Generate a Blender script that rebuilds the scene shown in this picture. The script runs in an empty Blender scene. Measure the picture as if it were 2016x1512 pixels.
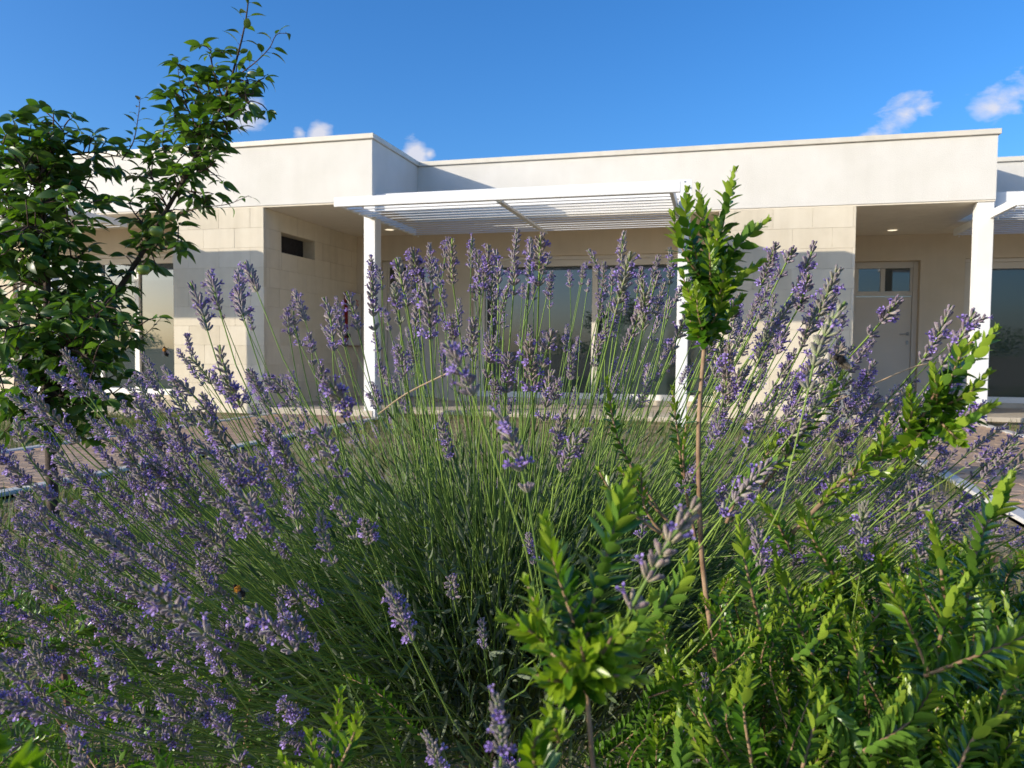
import bpy, math, random
import numpy as np
from mathutils import Vector, Matrix
R = random.Random(11)
NR = np.random.default_rng(5)
SC = bpy.context.scene
COL = SC.collection

# ------------------------------------------------------------------ camera
CAMZ = 0.866
FPX, CX, CY = 1511.8, 1008.0, 756.0           # focal length and centre in photo pixels
YAW, PITCH, ROLL = 0.2596, -0.0460, 0.0084
def cam_axes():
    cy, sy, cp, sp = math.cos(YAW), math.sin(YAW), math.cos(PITCH), math.sin(PITCH)
    fw = Vector((-sy*cp, cy*cp, sp)); r = Vector((cy, sy, 0)); u = r.cross(fw)
    c, s = math.cos(ROLL), math.sin(ROLL)
    return c*r + s*u, -s*r + c*u, fw
CR, CU, CF = cam_axes()
CAM = Vector((0, 0, CAMZ))
camd = bpy.data.cameras.new('camera'); cam = bpy.data.objects.new('camera', camd); COL.objects.link(cam)
m3 = Matrix((CR, CU, -CF)).transposed()
cam.matrix_world = Matrix.Translation(CAM) @ m3.to_4x4()
camd.sensor_width = 36.0; camd.lens = 36.0*FPX/2016.0
camd.clip_start = 0.02; camd.clip_end = 2000.0
camd.dof.use_dof = True; camd.dof.focus_distance = 1.35; camd.dof.aperture_fstop = 14.0
SC.camera = cam
def I(x, y, d):
    """world point seen at photo pixel (x, y) at depth d along the view axis"""
    return CAM + (CF + (x-CX)/FPX*CR - (y-CY)/FPX*CU)*d
def J(p):
    q = Vector(p) - CAM; d = q.dot(CF)
    if d <= 1e-3: return (-9999, -9999, d)
    return (CX + FPX*q.dot(CR)/d, CY - FPX*q.dot(CU)/d, d)

# ------------------------------------------------------------------ sun, sky, exposure
SUN_DIR = Vector((1.385, 1.0, -0.508)).normalized()          # way the light travels
sund = bpy.data.lights.new('sun', 'SUN'); sund.energy = 3.0; sund.angle = math.radians(0.53); sund.color = (1.0, 0.91, 0.76)
suno = bpy.data.objects.new('sun', sund); COL.objects.link(suno)
suno.rotation_euler = SUN_DIR.to_track_quat('-Z', 'Y').to_euler(); suno.location = (-12, -9, 8)
SUN_EL = math.asin(-SUN_DIR.z); SUN_AZ = math.atan2(-SUN_DIR.x, -SUN_DIR.y)
W = bpy.data.worlds.new('World'); SC.world = W; W.use_nodes = True
wn, wl = W.node_tree.nodes, W.node_tree.links
bg = wn['Background']; bg.inputs[1].default_value = 0.142
sky = wn.new('ShaderNodeTexSky'); sky.sky_type = 'NISHITA'; sky.sun_disc = False
sky.sun_elevation = SUN_EL; sky.sun_rotation = SUN_AZ % (2*math.pi)
sky.air_density = 1.0; sky.dust_density = 2.0; sky.ozone_density = 6.0; sky.altitude = 200
hs = wn.new('ShaderNodeHueSaturation'); hs.inputs['Hue'].default_value = 0.503; hs.inputs['Saturation'].default_value = 1.13; hs.inputs['Value'].default_value = 1.0
wl.new(sky.outputs[0], hs.inputs['Color'])
# clouds: small fair-weather cumulus in a belt above the horizon, all the way round
tc = wn.new('ShaderNodeTexCoord')
def wmath(op, a, b=None, clamp=False):
    n = wn.new('ShaderNodeMath'); n.operation = op; n.use_clamp = clamp
    for i, v in enumerate((a, b)):
        if v is None: continue
        if isinstance(v, (int, float)): n.inputs[i].default_value = v
        else: wl.new(v, n.inputs[i])
    return n.outputs[0]
sep = wn.new('ShaderNodeSeparateXYZ'); wl.new(tc.outputs['Generated'], sep.inputs[0])
mp = wn.new('ShaderNodeMapping'); mp.inputs['Scale'].default_value = (1, 1, 2.0); wl.new(tc.outputs['Generated'], mp.inputs[0])
def wnoise(scale, detail, rough, dist=0.0):
    n = wn.new('ShaderNodeTexNoise'); n.inputs['Scale'].default_value = scale; n.inputs['Detail'].default_value = detail
    n.inputs['Roughness'].default_value = rough; n.inputs['Distortion'].default_value = dist
    wl.new(mp.outputs[0], n.inputs['Vector']); return n.outputs['Fac']
nf = wnoise(17, 7, 0.62, 0.25)
mask = None
# (direction, radius, weight) of each cloud in view
CLOUDS = [((628, 268), 0.026, 1.0), ((672, 286), 0.022, 0.9), ((590, 262), 0.018, 0.8), ((818, 306), 0.030, 1.0), ((845, 304), 0.016, 0.8), ((795, 318), 0.022, 0.7),
          ((490, 222), 0.038, 0.75), ((1750, 252), 0.034, 0.72), ((1785, 225), 0.033, 0.72), ((1815, 212), 0.026, 0.7), ((1722, 268), 0.028, .8),
          ((1985, 205), 0.042, 0.66), ((1958, 218), 0.032, 0.7), ((2030, 190), 0.05, 0.6), ((320, 180), 0.02, 0.3), ((1895, 180), 0.03, 0.25)]
for (px, py), rad, wt in CLOUDS:
    d = (CF + (px-CX)/FPX*CR - (py-CY)/FPX*CU).normalized()
    vm = wn.new('ShaderNodeVectorMath'); vm.operation = 'DISTANCE'; nrm = wn.new('ShaderNodeVectorMath'); nrm.operation = 'NORMALIZE'
    wl.new(tc.outputs['Generated'], nrm.inputs[0]); wl.new(nrm.outputs[0], vm.inputs[0]); vm.inputs[1].default_value = d
    f = wmath('MULTIPLY', wmath('SUBTRACT', 1.0, wmath('DIVIDE', vm.outputs['Value'], rad*1.25), True), wt*1.15)
    mask = f if mask is None else wmath('MAXIMUM', mask, f)
# belt of scattered clouds elsewhere (seen in the window panes)
belt = wmath('MULTIPLY', wmath('SUBTRACT', 1.0, wmath('ABSOLUTE', wmath('DIVIDE', wmath('SUBTRACT', sep.outputs['Z'], 0.2), 0.18)), True), 1.0)
big = wn.new('ShaderNodeTexNoise'); big.inputs['Scale'].default_value = 2.6; big.inputs['Detail'].default_value = 2; wl.new(mp.outputs[0], big.inputs['Vector'])
back = wmath('MULTIPLY', wmath('ADD', wmath('MULTIPLY', sep.outputs['Y'], -1.0), 0.15), 3.0, True)
belt = wmath('MULTIPLY', wmath('MULTIPLY', belt, wmath('MULTIPLY', wmath('SUBTRACT', big.outputs['Fac'], 0.34), 5.0, True)), back)
mask = wmath('MAXIMUM', mask, wmath('MULTIPLY', belt, 0.9))
dens = wmath('MULTIPLY', wmath('SUBTRACT', wmath('ADD', wmath('MULTIPLY', mask, 0.75), wmath('MULTIPLY', nf, 1.0)), 0.84), 3.4, True)
dens = wmath('MULTIPLY', dens, wmath('MULTIPLY', mask, 3.0, True))
mixc = wn.new('ShaderNodeMixRGB'); mixc.inputs['Color2'].default_value = (3.3, 3.25, 3.5, 1)
wl.new(wmath('MULTIPLY', dens, 0.86), mixc.inputs['Fac']); wl.new(hs.outputs[0], mixc.inputs['Color1'])
wl.new(mixc.outputs[0], bg.inputs[0])
SC.view_settings.view_transform = 'Standard'; SC.view_settings.look = 'None'
SC.view_settings.exposure = 0.80; SC.view_settings.gamma = 1.0; SC.view_settings.use_curve_mapping = False
SC.render.engine = 'CYCLES'
SC.cycles.max_bounces = 10; SC.cycles.diffuse_bounces = 8; SC.cycles.transmission_bounces = 4; SC.cycles.transparent_max_bounces = 6

# ------------------------------------------------------------------ materials
def mat(name):
    m = bpy.data.materials.new(name); m.use_nodes = True
    return m, m.node_tree.nodes, m.node_tree.links, m.node_tree.nodes['Principled BSDF']
def noise_mat(name, c1, c2, scale=8, rough=0.8, bump=0.0, bscale=None, spec=0.3, detail=6, coord='Object', c3=None, bdist=0.01, metallic=0.0):
    m, n, l, p = mat(name)
    t = n.new('ShaderNodeTexCoord'); nz = n.new('ShaderNodeTexNoise'); nz.inputs['Scale'].default_value = scale; nz.inputs['Detail'].default_value = detail
    l.new(t.outputs[coord], nz.inputs['Vector'])
    rp = n.new('ShaderNodeValToRGB'); rp.color_ramp.elements[0].position = 0.32; rp.color_ramp.elements[1].position = 0.68
    rp.color_ramp.elements[0].color = (*c1, 1); rp.color_ramp.elements[1].color = (*c2, 1)
    if c3: e = rp.color_ramp.elements.new(0.5); e.color = (*c3, 1)
    l.new(nz.outputs['Fac'], rp.inputs[0]); l.new(rp.outputs[0], p.inputs['Base Color'])
    p.inputs['Roughness'].default_value = rough; p.inputs['Specular IOR Level'].default_value = spec; p.inputs['Metallic'].default_value = metallic
    if bump:
        b = n.new('ShaderNodeBump'); b.inputs['Strength'].default_value = bump; b.inputs['Distance'].default_value = bdist
        nb = n.new('ShaderNodeTexNoise'); nb.inputs['Scale'].default_value = bscale or scale*6; nb.inputs['Detail'].default_value = 5
        l.new(t.outputs[coord], nb.inputs['Vector']); l.new(nb.outputs['Fac'], b.inputs['Height']); l.new(b.outputs[0], p.inputs['Normal'])
    return m
def var_noise(name, cols, rough, bump, bscale, scale=9, spec=0.25, bdist=0.004):
    """stone or brick: colour differs from piece to piece (object random) with grain and pits"""
    m, n, l, p = mat(name)
    oi = n.new('ShaderNodeObjectInfo'); t = n.new('ShaderNodeTexCoord')
    nz = n.new('ShaderNodeTexNoise'); nz.inputs['Scale'].default_value = scale; nz.inputs['Detail'].default_value = 7
    gi = n.new('ShaderNodeNewGeometry'); l.new(gi.outputs['Position'], nz.inputs['Vector'])
    add = n.new('ShaderNodeMath'); add.operation = 'ADD'; mu = n.new('ShaderNodeMath'); mu.operation = 'MULTIPLY'; mu.inputs[1].default_value = 0.5
    l.new(oi.outputs['Random'], mu.inputs[0]); l.new(mu.outputs[0], add.inputs[0])
    mu2 = n.new('ShaderNodeMath'); mu2.operation = 'MULTIPLY'; mu2.inputs[1].default_value = 0.55; l.new(nz.outputs['Fac'], mu2.inputs[0]); l.new(mu2.outputs[0], add.inputs[1])
    rp = n.new('ShaderNodeValToRGB'); rp.color_ramp.elements[0].position = 0.18; rp.color_ramp.elements[1].position = 0.85
    rp.color_ramp.elements[0].color = (*cols[0], 1); rp.color_ramp.elements[1].color = (*cols[-1], 1)
    if len(cols) > 2: e = rp.color_ramp.elements.new(0.5); e.color = (*cols[1], 1)
    l.new(add.outputs[0], rp.inputs[0]); l.new(rp.outputs[0], p.inputs['Base Color'])
    p.inputs['Roughness'].default_value = rough; p.inputs['Specular IOR Level'].default_value = spec
    b = n.new('ShaderNodeBump'); b.inputs['Strength'].default_value = bump; b.inputs['Distance'].default_value = bdist
    nb = n.new('ShaderNodeTexNoise'); nb.inputs['Scale'].default_value = bscale; nb.inputs['Detail'].default_value = 6; nb.inputs['Roughness'].default_value = 0.65
    l.new(gi.outputs['Position'], nb.inputs['Vector']); l.new(nb.outputs['Fac'], b.inputs['Height']); l.new(b.outputs[0], p.inputs['Normal'])
    return m
def leaf_mat(name, dark, light, back, rough=0.35, spec=0.5, trans=0.25, hue=None):
    """leaf: colour differs leaf by leaf, paler underside, light comes through"""
    m, n, l, p = mat(name)
    g = n.new('ShaderNodeNewGeometry'); oi = n.new('ShaderNodeObjectInfo')
    a = n.new('ShaderNodeMath'); a.operation = 'ADD'; l.new(g.outputs['Random Per Island'], a.inputs[0]); l.new(oi.outputs['Random'], a.inputs[1])
    fr = n.new('ShaderNodeMath'); fr.operation = 'FRACT'; l.new(a.outputs[0], fr.inputs[0])
    rp = n.new('ShaderNodeValToRGB'); rp.color_ramp.elements[0].color = (*dark, 1); rp.color_ramp.elements[1].color = (*light, 1)
    if hue: e = rp.color_ramp.elements.new(hue[0]); e.color = (*hue[1], 1)
    l.new(fr.outputs[0], rp.inputs[0])
    tcn = n.new('ShaderNodeTexCoord'); nz = n.new('ShaderNodeTexNoise'); nz.inputs['Scale'].default_value = 60; l.new(g.outputs['Position'], nz.inputs['Vector'])
    mv = n.new('ShaderNodeMixRGB'); mv.blend_type = 'MULTIPLY'; mv.inputs[0].default_value = 0.25; l.new(rp.outputs[0], mv.inputs[1]); l.new(nz.outputs['Fac'], mv.inputs[2])
    mb = n.new('ShaderNodeMixRGB'); l.new(g.outputs['Backfacing'], mb.inputs[0]); l.new(mv.outputs[0], mb.inputs[1]); mb.inputs[2].default_value = (*back, 1)
    l.new(mb.outputs[0], p.inputs['Base Color']); p.inputs['Roughness'].default_value = rough; p.inputs['Specular IOR Level'].default_value = spec
    if trans:
        tr = n.new('ShaderNodeBsdfTranslucent'); br = n.new('ShaderNodeMixRGB'); br.blend_type = 'MULTIPLY'; br.inputs[0].default_value = 1; l.new(rp.outputs[0], br.inputs[1]); br.inputs[2].default_value = (1.5, 1.7, 0.6, 1)
        l.new(br.outputs[0], tr.inputs[0]); mx = n.new('ShaderNodeMixShader'); mx.inputs[0].default_value = trans
        l.new(p.outputs[0], mx.inputs[1]); l.new(tr.outputs[0], mx.inputs[2]); l.new(mx.outputs[0], n['Material Output'].inputs['Surface'])
    return m
M = {}
M['stucco'] = noise_mat('stucco', (.69, .655, .585), (.75, .715, .65), 2.2, 0.9, 0.7, 75, 0.12, bdist=0.006)
M['stuccob'] = noise_mat('porch_plaster', (.66, .565, .43), (.71, .61, .47), 3, 0.88, 0.25, 60, 0.15, bdist=0.004)
M['ceiling'] = noise_mat('ceiling_plaster', (.79, .71, .585), (.82, .74, .61), 2, 0.9, 0.1, 50, 0.1)
M['coping'] = noise_mat('coping_metal', (.66, .61, .51), (.72, .66, .55), 3, 0.5, 0, spec=0.4)
M['stone'] = var_noise('limestone', [(.64, .56, .42), (.70, .615, .47), (.74, .66, .52)], 0.9, 0.4, 70)
M['mortar'] = noise_mat('mortar', (.60, .52, .38), (.66, .58, .44), 20, 0.95)
M['white'] = noise_mat('white_aluminium', (.76, .75, .72), (.81, .80, .77), 4, 0.42, 0.03, 120, 0.45)
M['frame'] = noise_mat('ivory_joinery', (.68, .62, .53), (.72, .66, .57), 4, 0.45, 0, spec=0.4)
M['door'] = noise_mat('ivory_door', (.68, .61, .51), (.71, .64, .54), 3, 0.5, 0.02, 40, 0.35)
M['steel'] = noise_mat('brushed_steel', (.32, .31, .30), (.45, .44, .42), 30, 0.35, 0, spec=0.5, metallic=0.9)
M['black'] = noise_mat('black_plastic', (.012, .012, .018), (.03, .03, .04), 20, 0.4)
M['red'] = noise_mat('red_paint', (.22, .014, .014), (.30, .025, .02), 12, 0.45)
M['redprint'] = noise_mat('red_print', (.45, .06, .04), (.5, .08, .05), 12, 0.6)
M['hosewhite'] = noise_mat('hose_cabinet_cover', (.58, .56, .53), (.63, .61, .57), 5, 0.4)
M['terrace'] = noise_mat('terrace_concrete', (.52, .45, .35), (.60, .525, .415), 5, 0.9, 0.4, 50)
M['kerb'] = var_noise('kerb_concrete', [(.42, .40, .36), (.52, .49, .44), (.60, .57, .52)], 0.9, 0.5, 60)
M['paver'] = var_noise('paver_clay', [(.33, .22, .145), (.40, .27, .18), (.47, .33, .225)], 0.9, 0.6, 90)
M['joint'] = noise_mat('joint_sand', (.26, .20, .14), (.33, .255, .18), 30, 0.95)
M['soil'] = noise_mat('soil_and_dry_grass', (.19, .138, .08), (.42, .325, .20), 3.2, 0.95, 0.9, 30, 0.1, detail=9, c3=(.28, .225, .125), bdist=0.03)
M['bark'] = noise_mat('apple_bark', (.035, .024, .018), (.085, .062, .048), 26, 0.85, 0.8, 60, bdist=0.006)
M['twig'] = noise_mat('reddish_twig', (.05, .028, .02), (.11, .06, .045), 30, 0.7)
M['mstem'] = noise_mat('myrtle_bark', (.20, .115, .062), (.37, .245, .145), 60, 0.75, 0.5, 200, bdist=0.001)
M['mstemy'] = noise_mat('myrtle_young_stem', (.26, .24, .05), (.36, .34, .08), 40, 0.6)
M['aleaf'] = leaf_mat('apple_leaf', (.034, .080, .009), (.135, .23, .022), (.11, .17, .05), 0.36, 0.42, 0.3, (0.5, (.060, .13, .013)))
M['aleafr'] = leaf_mat('apple_leaf_young', (.15, .13, .02), (.30, .075, .03), (.22, .12, .05), 0.4, 0.4, 0.3, (0.5, (.11, .15, .02)))
M['mleaf'] = leaf_mat('myrtle_leaf', (.034, .100, .007), (.125, .240, .015), (.11, .21, .03), 0.30, 0.40, 0.24, (0.5, (.070, .175, .010)))
M['mleafy'] = leaf_mat('myrtle_leaf_young', (.15, .27, .012), (.30, .40, .022), (.24, .33, .035), 0.32, 0.45, 0.28)
M['lleaf'] = leaf_mat('lavender_leaf', (.055, .095, .035), (.15, .20, .09), (.16, .19, .12), 0.75, 0.2, 0.12)
M['lstem'] = leaf_mat('lavender_stem', (.12, .205, .038), (.27, .385, .075), (.18, .27, .06), 0.6, 0.3, 0.0)
M['floret'] = leaf_mat('lavender_floret', (.30, .19, .60), (.52, .37, .85), (.46, .33, .78), 0.6, 0.2, 0.25)
M['grass'] = leaf_mat('grass_blade', (.05, .095, .018), (.24, .23, .085), (.16, .17, .06), 0.7, 0.2, 0.2, (0.5, (.095, .15, .028)))
M['litter'] = leaf_mat('dry_litter', (.10, .065, .035), (.36, .27, .15), (.25, .18, .1), 0.9, 0.1, 0.1)
M['weed'] = leaf_mat('weed_leaf', (.05, .11, .014), (.15, .24, .03), (.12, .18, .05), 0.55, 0.3, 0.2)
M['wood'] = noise_mat('weathered_wood', (.16, .10, .075), (.30, .20, .155), 18, 0.85, 0.6, 60)
M['rust'] = noise_mat('rusty_rod', (.09, .045, .028), (.20, .10, .06), 60, 0.8, 0.5, 120)
M['apple'] = noise_mat('green_apple', (.16, .24, .035), (.27, .33, .06), 9, 0.35, 0, spec=0.5)
M['furblack'] = noise_mat('bee_black_fur', (.006, .005, .005), (.03, .024, .018), 200, 0.9)
M['furorange'] = noise_mat('bee_orange_fur', (.34, .13, .012), (.5, .22, .03), 200, 0.9)
M['furgrey'] = noise_mat('bee_tan_fur', (.20, .15, .10), (.32, .27, .20), 200, 0.9)
M['drystem'] = noise_mat('dry_straw', (.36, .25, .15), (.5, .37, .22), 30, 0.8)
def calyx_mat():
    m, n, l, p = mat('lavender_calyx')
    at = n.new('ShaderNodeAttribute'); at.attribute_name = 'age'
    g = n.new('ShaderNodeNewGeometry')
    rp = n.new('ShaderNodeValToRGB'); rp.color_ramp.elements[0].color = (.31, .31, .19, 1); rp.color_ramp.elements[1].color = (.195, .150, .175, 1)
    e = rp.color_ramp.elements.new(0.4); e.color = (.335, .30, .255, 1)
    ad = n.new('ShaderNodeMath'); ad.operation = 'MULTIPLY_ADD'; l.new(g.outputs['Random Per Island'], ad.inputs[0]); ad.inputs[1].default_value = 0.5; l.new(at.outputs['Fac'], ad.inputs[2])
    sb = n.new('ShaderNodeMath'); sb.operation = 'SUBTRACT'; l.new(ad.outputs[0], sb.inputs[0]); sb.inputs[1].default_value = 0.2
    l.new(sb.outputs[0], rp.inputs[0])
    oi = n.new('ShaderNodeObjectInfo'); r2 = n.new('ShaderNodeValToRGB'); r2.color_ramp.interpolation = 'LINEAR'
    r2.color_ramp.elements[0].color = (1.02, .92, .80, 1); r2.color_ramp.elements[1].color = (.90, 1.02, .80, 1)
    for ps, cl in ((.10, (1, .96, .92, 1)), (.45, (.97, .92, 1.08, 1)), (.78, (1.05, 1.02, .98, 1))): e2 = r2.color_ramp.elements.new(ps); e2.color = cl
    l.new(oi.outputs['Random'], r2.inputs[0]); mh = n.new('ShaderNodeMixRGB'); mh.blend_type = 'MULTIPLY'; mh.inputs[0].default_value = 1
    l.new(rp.outputs[0], mh.inputs[1]); l.new(r2.outputs[0], mh.inputs[2]); rp = mh
    nz = n.new('ShaderNodeTexNoise'); nz.inputs['Scale'].default_value = 900; l.new(g.outputs['Position'], nz.inputs['Vector'])
    mv = n.new('ShaderNodeMixRGB'); mv.blend_type = 'OVERLAY'; mv.inputs[0].default_value = 0.5; l.new(rp.outputs[0], mv.inputs[1]); l.new(nz.outputs['Fac'], mv.inputs[2])
    l.new(mv.outputs[0], p.inputs['Base Color']); p.inputs['Roughness'].default_value = 0.85; p.inputs['Specular IOR Level'].default_value = 0.1
    p.inputs['Sheen Weight'].default_value = 0.5; p.inputs['Sheen Roughness'].default_value = 0.4
    return m
M['calyx'] = calyx_mat()
def weather(name, amt=0.16):
    m = M[name]; n, l = m.node_tree.nodes, m.node_tree.links; p = n['Principled BSDF']; src = p.inputs['Base Color'].links[0].from_socket
    g = n.new('ShaderNodeNewGeometry'); mp_ = n.new('ShaderNodeMapping'); mp_.inputs['Scale'].default_value = (5, 5, .35); l.new(g.outputs['Position'], mp_.inputs[0])
    a = n.new('ShaderNodeTexNoise'); a.inputs['Scale'].default_value = 1.6; a.inputs['Detail'].default_value = 6; l.new(mp_.outputs[0], a.inputs['Vector'])
    b = n.new('ShaderNodeTexNoise'); b.inputs['Scale'].default_value = .9; b.inputs['Detail'].default_value = 5; l.new(g.outputs['Position'], b.inputs['Vector'])
    mm = n.new('ShaderNodeMath'); mm.operation = 'MULTIPLY'; l.new(a.outputs['Fac'], mm.inputs[0]); l.new(b.outputs['Fac'], mm.inputs[1])
    r = n.new('ShaderNodeValToRGB'); r.color_ramp.elements[0].position = .20; r.color_ramp.elements[0].color = (1, 1, 1, 1); r.color_ramp.elements[1].position = .42; r.color_ramp.elements[1].color = (1-amt, 1-amt*1.05, 1-amt*1.2, 1)
    l.new(mm.outputs[0], r.inputs[0]); x = n.new('ShaderNodeMixRGB'); x.blend_type = 'MULTIPLY'; x.inputs[0].default_value = 1; l.new(src, x.inputs[1]); l.new(r.outputs[0], x.inputs[2]); l.new(x.outputs[0], p.inputs['Base Color'])
for k_, a_ in (('stucco', .03), ('stuccob', .06), ('stone', .10), ('coping', .12), ('terrace', .2), ('ceiling', .08)): weather(k_, a_)
def glass_mat():
    m, n, l, p = mat('window_glass')
    p.inputs['Base Color'].default_value = (.035, .050, .053, 1); p.inputs['Roughness'].default_value = 0.015; p.inputs['IOR'].default_value = 1.95
    t = n.new('ShaderNodeTexCoord'); nz = n.new('ShaderNodeTexNoise'); nz.inputs['Scale'].default_value = 0.9; l.new(t.outputs['Object'], nz.inputs['Vector'])
    b = n.new('ShaderNodeBump'); b.inputs['Strength'].default_value = 0.03; b.inputs['Distance'].default_value = 0.05; l.new(nz.outputs['Fac'], b.inputs['Height']); l.new(b.outputs[0], p.inputs['Normal'])
    return m
M['glass'] = glass_mat()
def lamp_mat():
    m, n, l, p = mat('downlight_lens'); p.inputs['Base Color'].default_value = (.9, .86, .75, 1)
    p.inputs['Emission Color'].default_value = (1, .85, .6, 1); p.inputs['Emission Strength'].default_value = 0.75
    return m
M['lamp'] = lamp_mat()

# ------------------------------------------------------------------ builders
def tag(o, label=None, cat=None, group=None, kind=None):
    for k, v in (('label', label), ('category', cat), ('group', group), ('kind', kind)):
        if v: o[k] = v
    return o
def empty(name, loc, label, cat, group=None):
    o = bpy.data.objects.new(name, None); o.location = loc; o.empty_display_size = 0.05; COL.objects.link(o)
    return tag(o, label, cat, group)
def link(name, me, parent=None, M4=None):
    o = bpy.data.objects.new(name, me); COL.objects.link(o)
    if parent is not None:
        o.parent = parent
    if M4 is not None:
        o.matrix_basis = M4
    return o
class MB:
    """mesh collector in world coordinates: boxes, tubes, discs and copies of small templates"""
    def __init__(s): s.V = []; s.F = []; s.MI = []; s.A = []; s.n = 0; s.mats = []; s.has_age = False
    def mi(s, m):
        if m not in s.mats: s.mats.append(m)
        return s.mats.index(m)
    def add(s, V, F, m, age=None):
        V = np.asarray(V, np.float32); k = s.mi(m)
        s.V.append(V); s.F.extend([tuple(i + s.n for i in f) for f in F]); s.MI.extend([k]*len(F))
        s.A.append(np.zeros(len(V), np.float32) if age is None else np.asarray(age, np.float32)); s.has_age |= age is not None
        s.n += len(V)
    def box(s, x0, x1, y0, y1, z0, z1, m, skip=''):
        V = [(x0,y0,z0),(x1,y0,z0),(x1,y1,z0),(x0,y1,z0),(x0,y0,z1),(x1,y0,z1),(x1,y1,z1),(x0,y1,z1)]
        F = {'b':(0,3,2,1),'t':(4,5,6,7),'f':(0,1,5,4),'k':(2,3,7,6),'l':(3,0,4,7),'r':(1,2,6,5)}
        s.add(V, [f for k, f in F.items() if k not in skip], m)
    def bevbox(s, x0, x1, y0, y1, z0, z1, m, b=0.004):
        """box with chamfered edges (24 vertices)"""
        c = [(x0+x1)/2, (y0+y1)/2, (z0+z1)/2]; h = [(x1-x0)/2, (y1-y0)/2, (z1-z0)/2]; b = min(b, min(h)*0.8)
        V = []; idx = {}
        for sx in (-1, 1):
            for sy in (-1, 1):
                for sz in (-1, 1):
                    for ax in range(3):
                        p = [sx*(h[0]-b), sy*(h[1]-b), sz*(h[2]-b)]; p[ax] = (sx, sy, sz)[ax]*h[ax]
                        idx[(sx, sy, sz, ax)] = len(V); V.append([c[i]+p[i] for i in range(3)])
        F = []
        g = lambda a, ax: idx[(*a, ax)]
        for ax in range(3):
            o1, o2 = [i for i in range(3) if i != ax]
            for sg in (-1, 1):
                ring = []
                for (p, q) in ((-1,-1),(1,-1),(1,1),(-1,1)):
                    a = [0,0,0]; a[ax] = sg; a[o1] = p; a[o2] = q; ring.append(g(a, ax))
                flip = (sg > 0) == (ax == 1)
                F.append(tuple(ring[::-1]) if flip else tuple(ring))
        for ax in range(3):                       # edges along ax
            o1, o2 = [i for i in range(3) if i != ax]
            for p in (-1, 1):
                for q in (-1, 1):
                    a = [0,0,0]; a[o1] = p; a[o2] = q; lo = a[:]; hi = a[:]; lo[ax] = -1; hi[ax] = 1
                    F.append((g(lo, o1), g(hi, o1), g(hi, o2), g(lo, o2)))
        for sx in (-1, 1):
            for sy in (-1, 1):
                for sz in (-1, 1): F.append(tuple(idx[(sx, sy, sz, k)] for k in range(3)))
        s.add(V, F, m)
    def tube(s, pts, rad, m, seg=6, cap=True):
        pts = [Vector(p) for p in pts]; n = len(pts)
        if isinstance(rad, (int, float)): rad = [rad]*n
        t0 = (pts[1]-pts[0]).normalized(); up = Vector((0,0,1)) if abs(t0.z) < .9 else Vector((1,0,0))
        nx = t0.cross(up).normalized(); V = []; F = []
        for i, p in enumerate(pts):
            t = (pts[min(i+1, n-1)]-pts[max(i-1, 0)]).normalized()
            nx = (nx - t*nx.dot(t)).normalized(); ny = t.cross(nx)
            for k in range(seg):
                a = 2*math.pi*k/seg; V.append(p + (nx*math.cos(a)+ny*math.sin(a))*rad[i])
        for i in range(n-1):
            for k in range(seg):
                k2 = (k+1) % seg; F.append((i*seg+k, i*seg+k2, (i+1)*seg+k2, (i+1)*seg+k))
        if cap: F.append(tuple(range(seg))[::-1]); F.append(tuple((n-1)*seg+k for k in range(seg)))
        s.add([tuple(v) for v in V], F, m)
    def blob(s, c, r, m, rot=None, nu=10, nv=7, jit=0.0):
        V = []; F = []
        for j in range(nv+1):
            th = math.pi*j/nv
            for i in range(nu):
                ph = 2*math.pi*i/nu; k = 1+R.uniform(-jit, jit)
                v = Vector((r[0]*math.sin(th)*math.cos(ph)*k, r[1]*math.sin(th)*math.sin(ph)*k, r[2]*math.cos(th)*k))
                if rot is not None: v = rot @ v
                V.append(tuple(Vector(c)+v))
        for j in range(nv):
            for i in range(nu):
                F.append((j*nu+i, (j+1)*nu+i, (j+1)*nu+(i+1) % nu, j*nu+(i+1) % nu))
        s.add(V, F, m)
    def many(s, tV, tF, mats4, m, age=None):
        """copies of a template under an (n,4,4) array of matrices"""
        mats4 = np.asarray(mats4, np.float32); n = len(mats4)
        if n == 0: return
        tV = np.asarray(tV, np.float32); k = len(tV)
        P = np.einsum('nij,kj->nki', mats4[:, :3, :3], tV) + mats4[:, None, :3, 3]
        s.V.append(P.reshape(-1, 3)); mi = s.mi(m)
        for q in range(n):
            o = s.n + q*k; s.F.extend([tuple(i+o for i in f) for f in tF])
        s.MI.extend([mi]*(len(tF)*n))
        s.A.append(np.zeros(n*k, np.float32) if age is None else np.tile(np.asarray(age, np.float32), n)); s.has_age |= age is not None
        s.n += n*k
    def mesh(s, name, origin=(0,0,0), smooth=False):
        V = np.concatenate(s.V).astype(np.float32) - np.asarray(origin, np.float32)
        me = bpy.data.meshes.new(name)
        ls = np.array([len(f) for f in s.F], np.int32); li = np.fromiter((i for f in s.F for i in f), np.int32)
        me.vertices.add(len(V)); me.vertices.foreach_set('co', V.ravel())
        me.loops.add(len(li)); me.loops.foreach_set('vertex_index', li)
        me.polygons.add(len(ls)); me.polygons.foreach_set('loop_start', np.concatenate(([0], np.cumsum(ls)[:-1])).astype(np.int32))
        me.polygons.foreach_set('material_index', np.array(s.MI, np.int32))
        for m in s.mats: me.materials.append(M[m])
        me.polygons.foreach_set('use_smooth', np.full(len(ls), bool(smooth)))
        me.update(calc_edges=True)
        if s.has_age:
            a = me.attributes.new('age', 'FLOAT', 'POINT'); a.data.foreach_set('value', np.concatenate(s.A))
        return me
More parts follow.
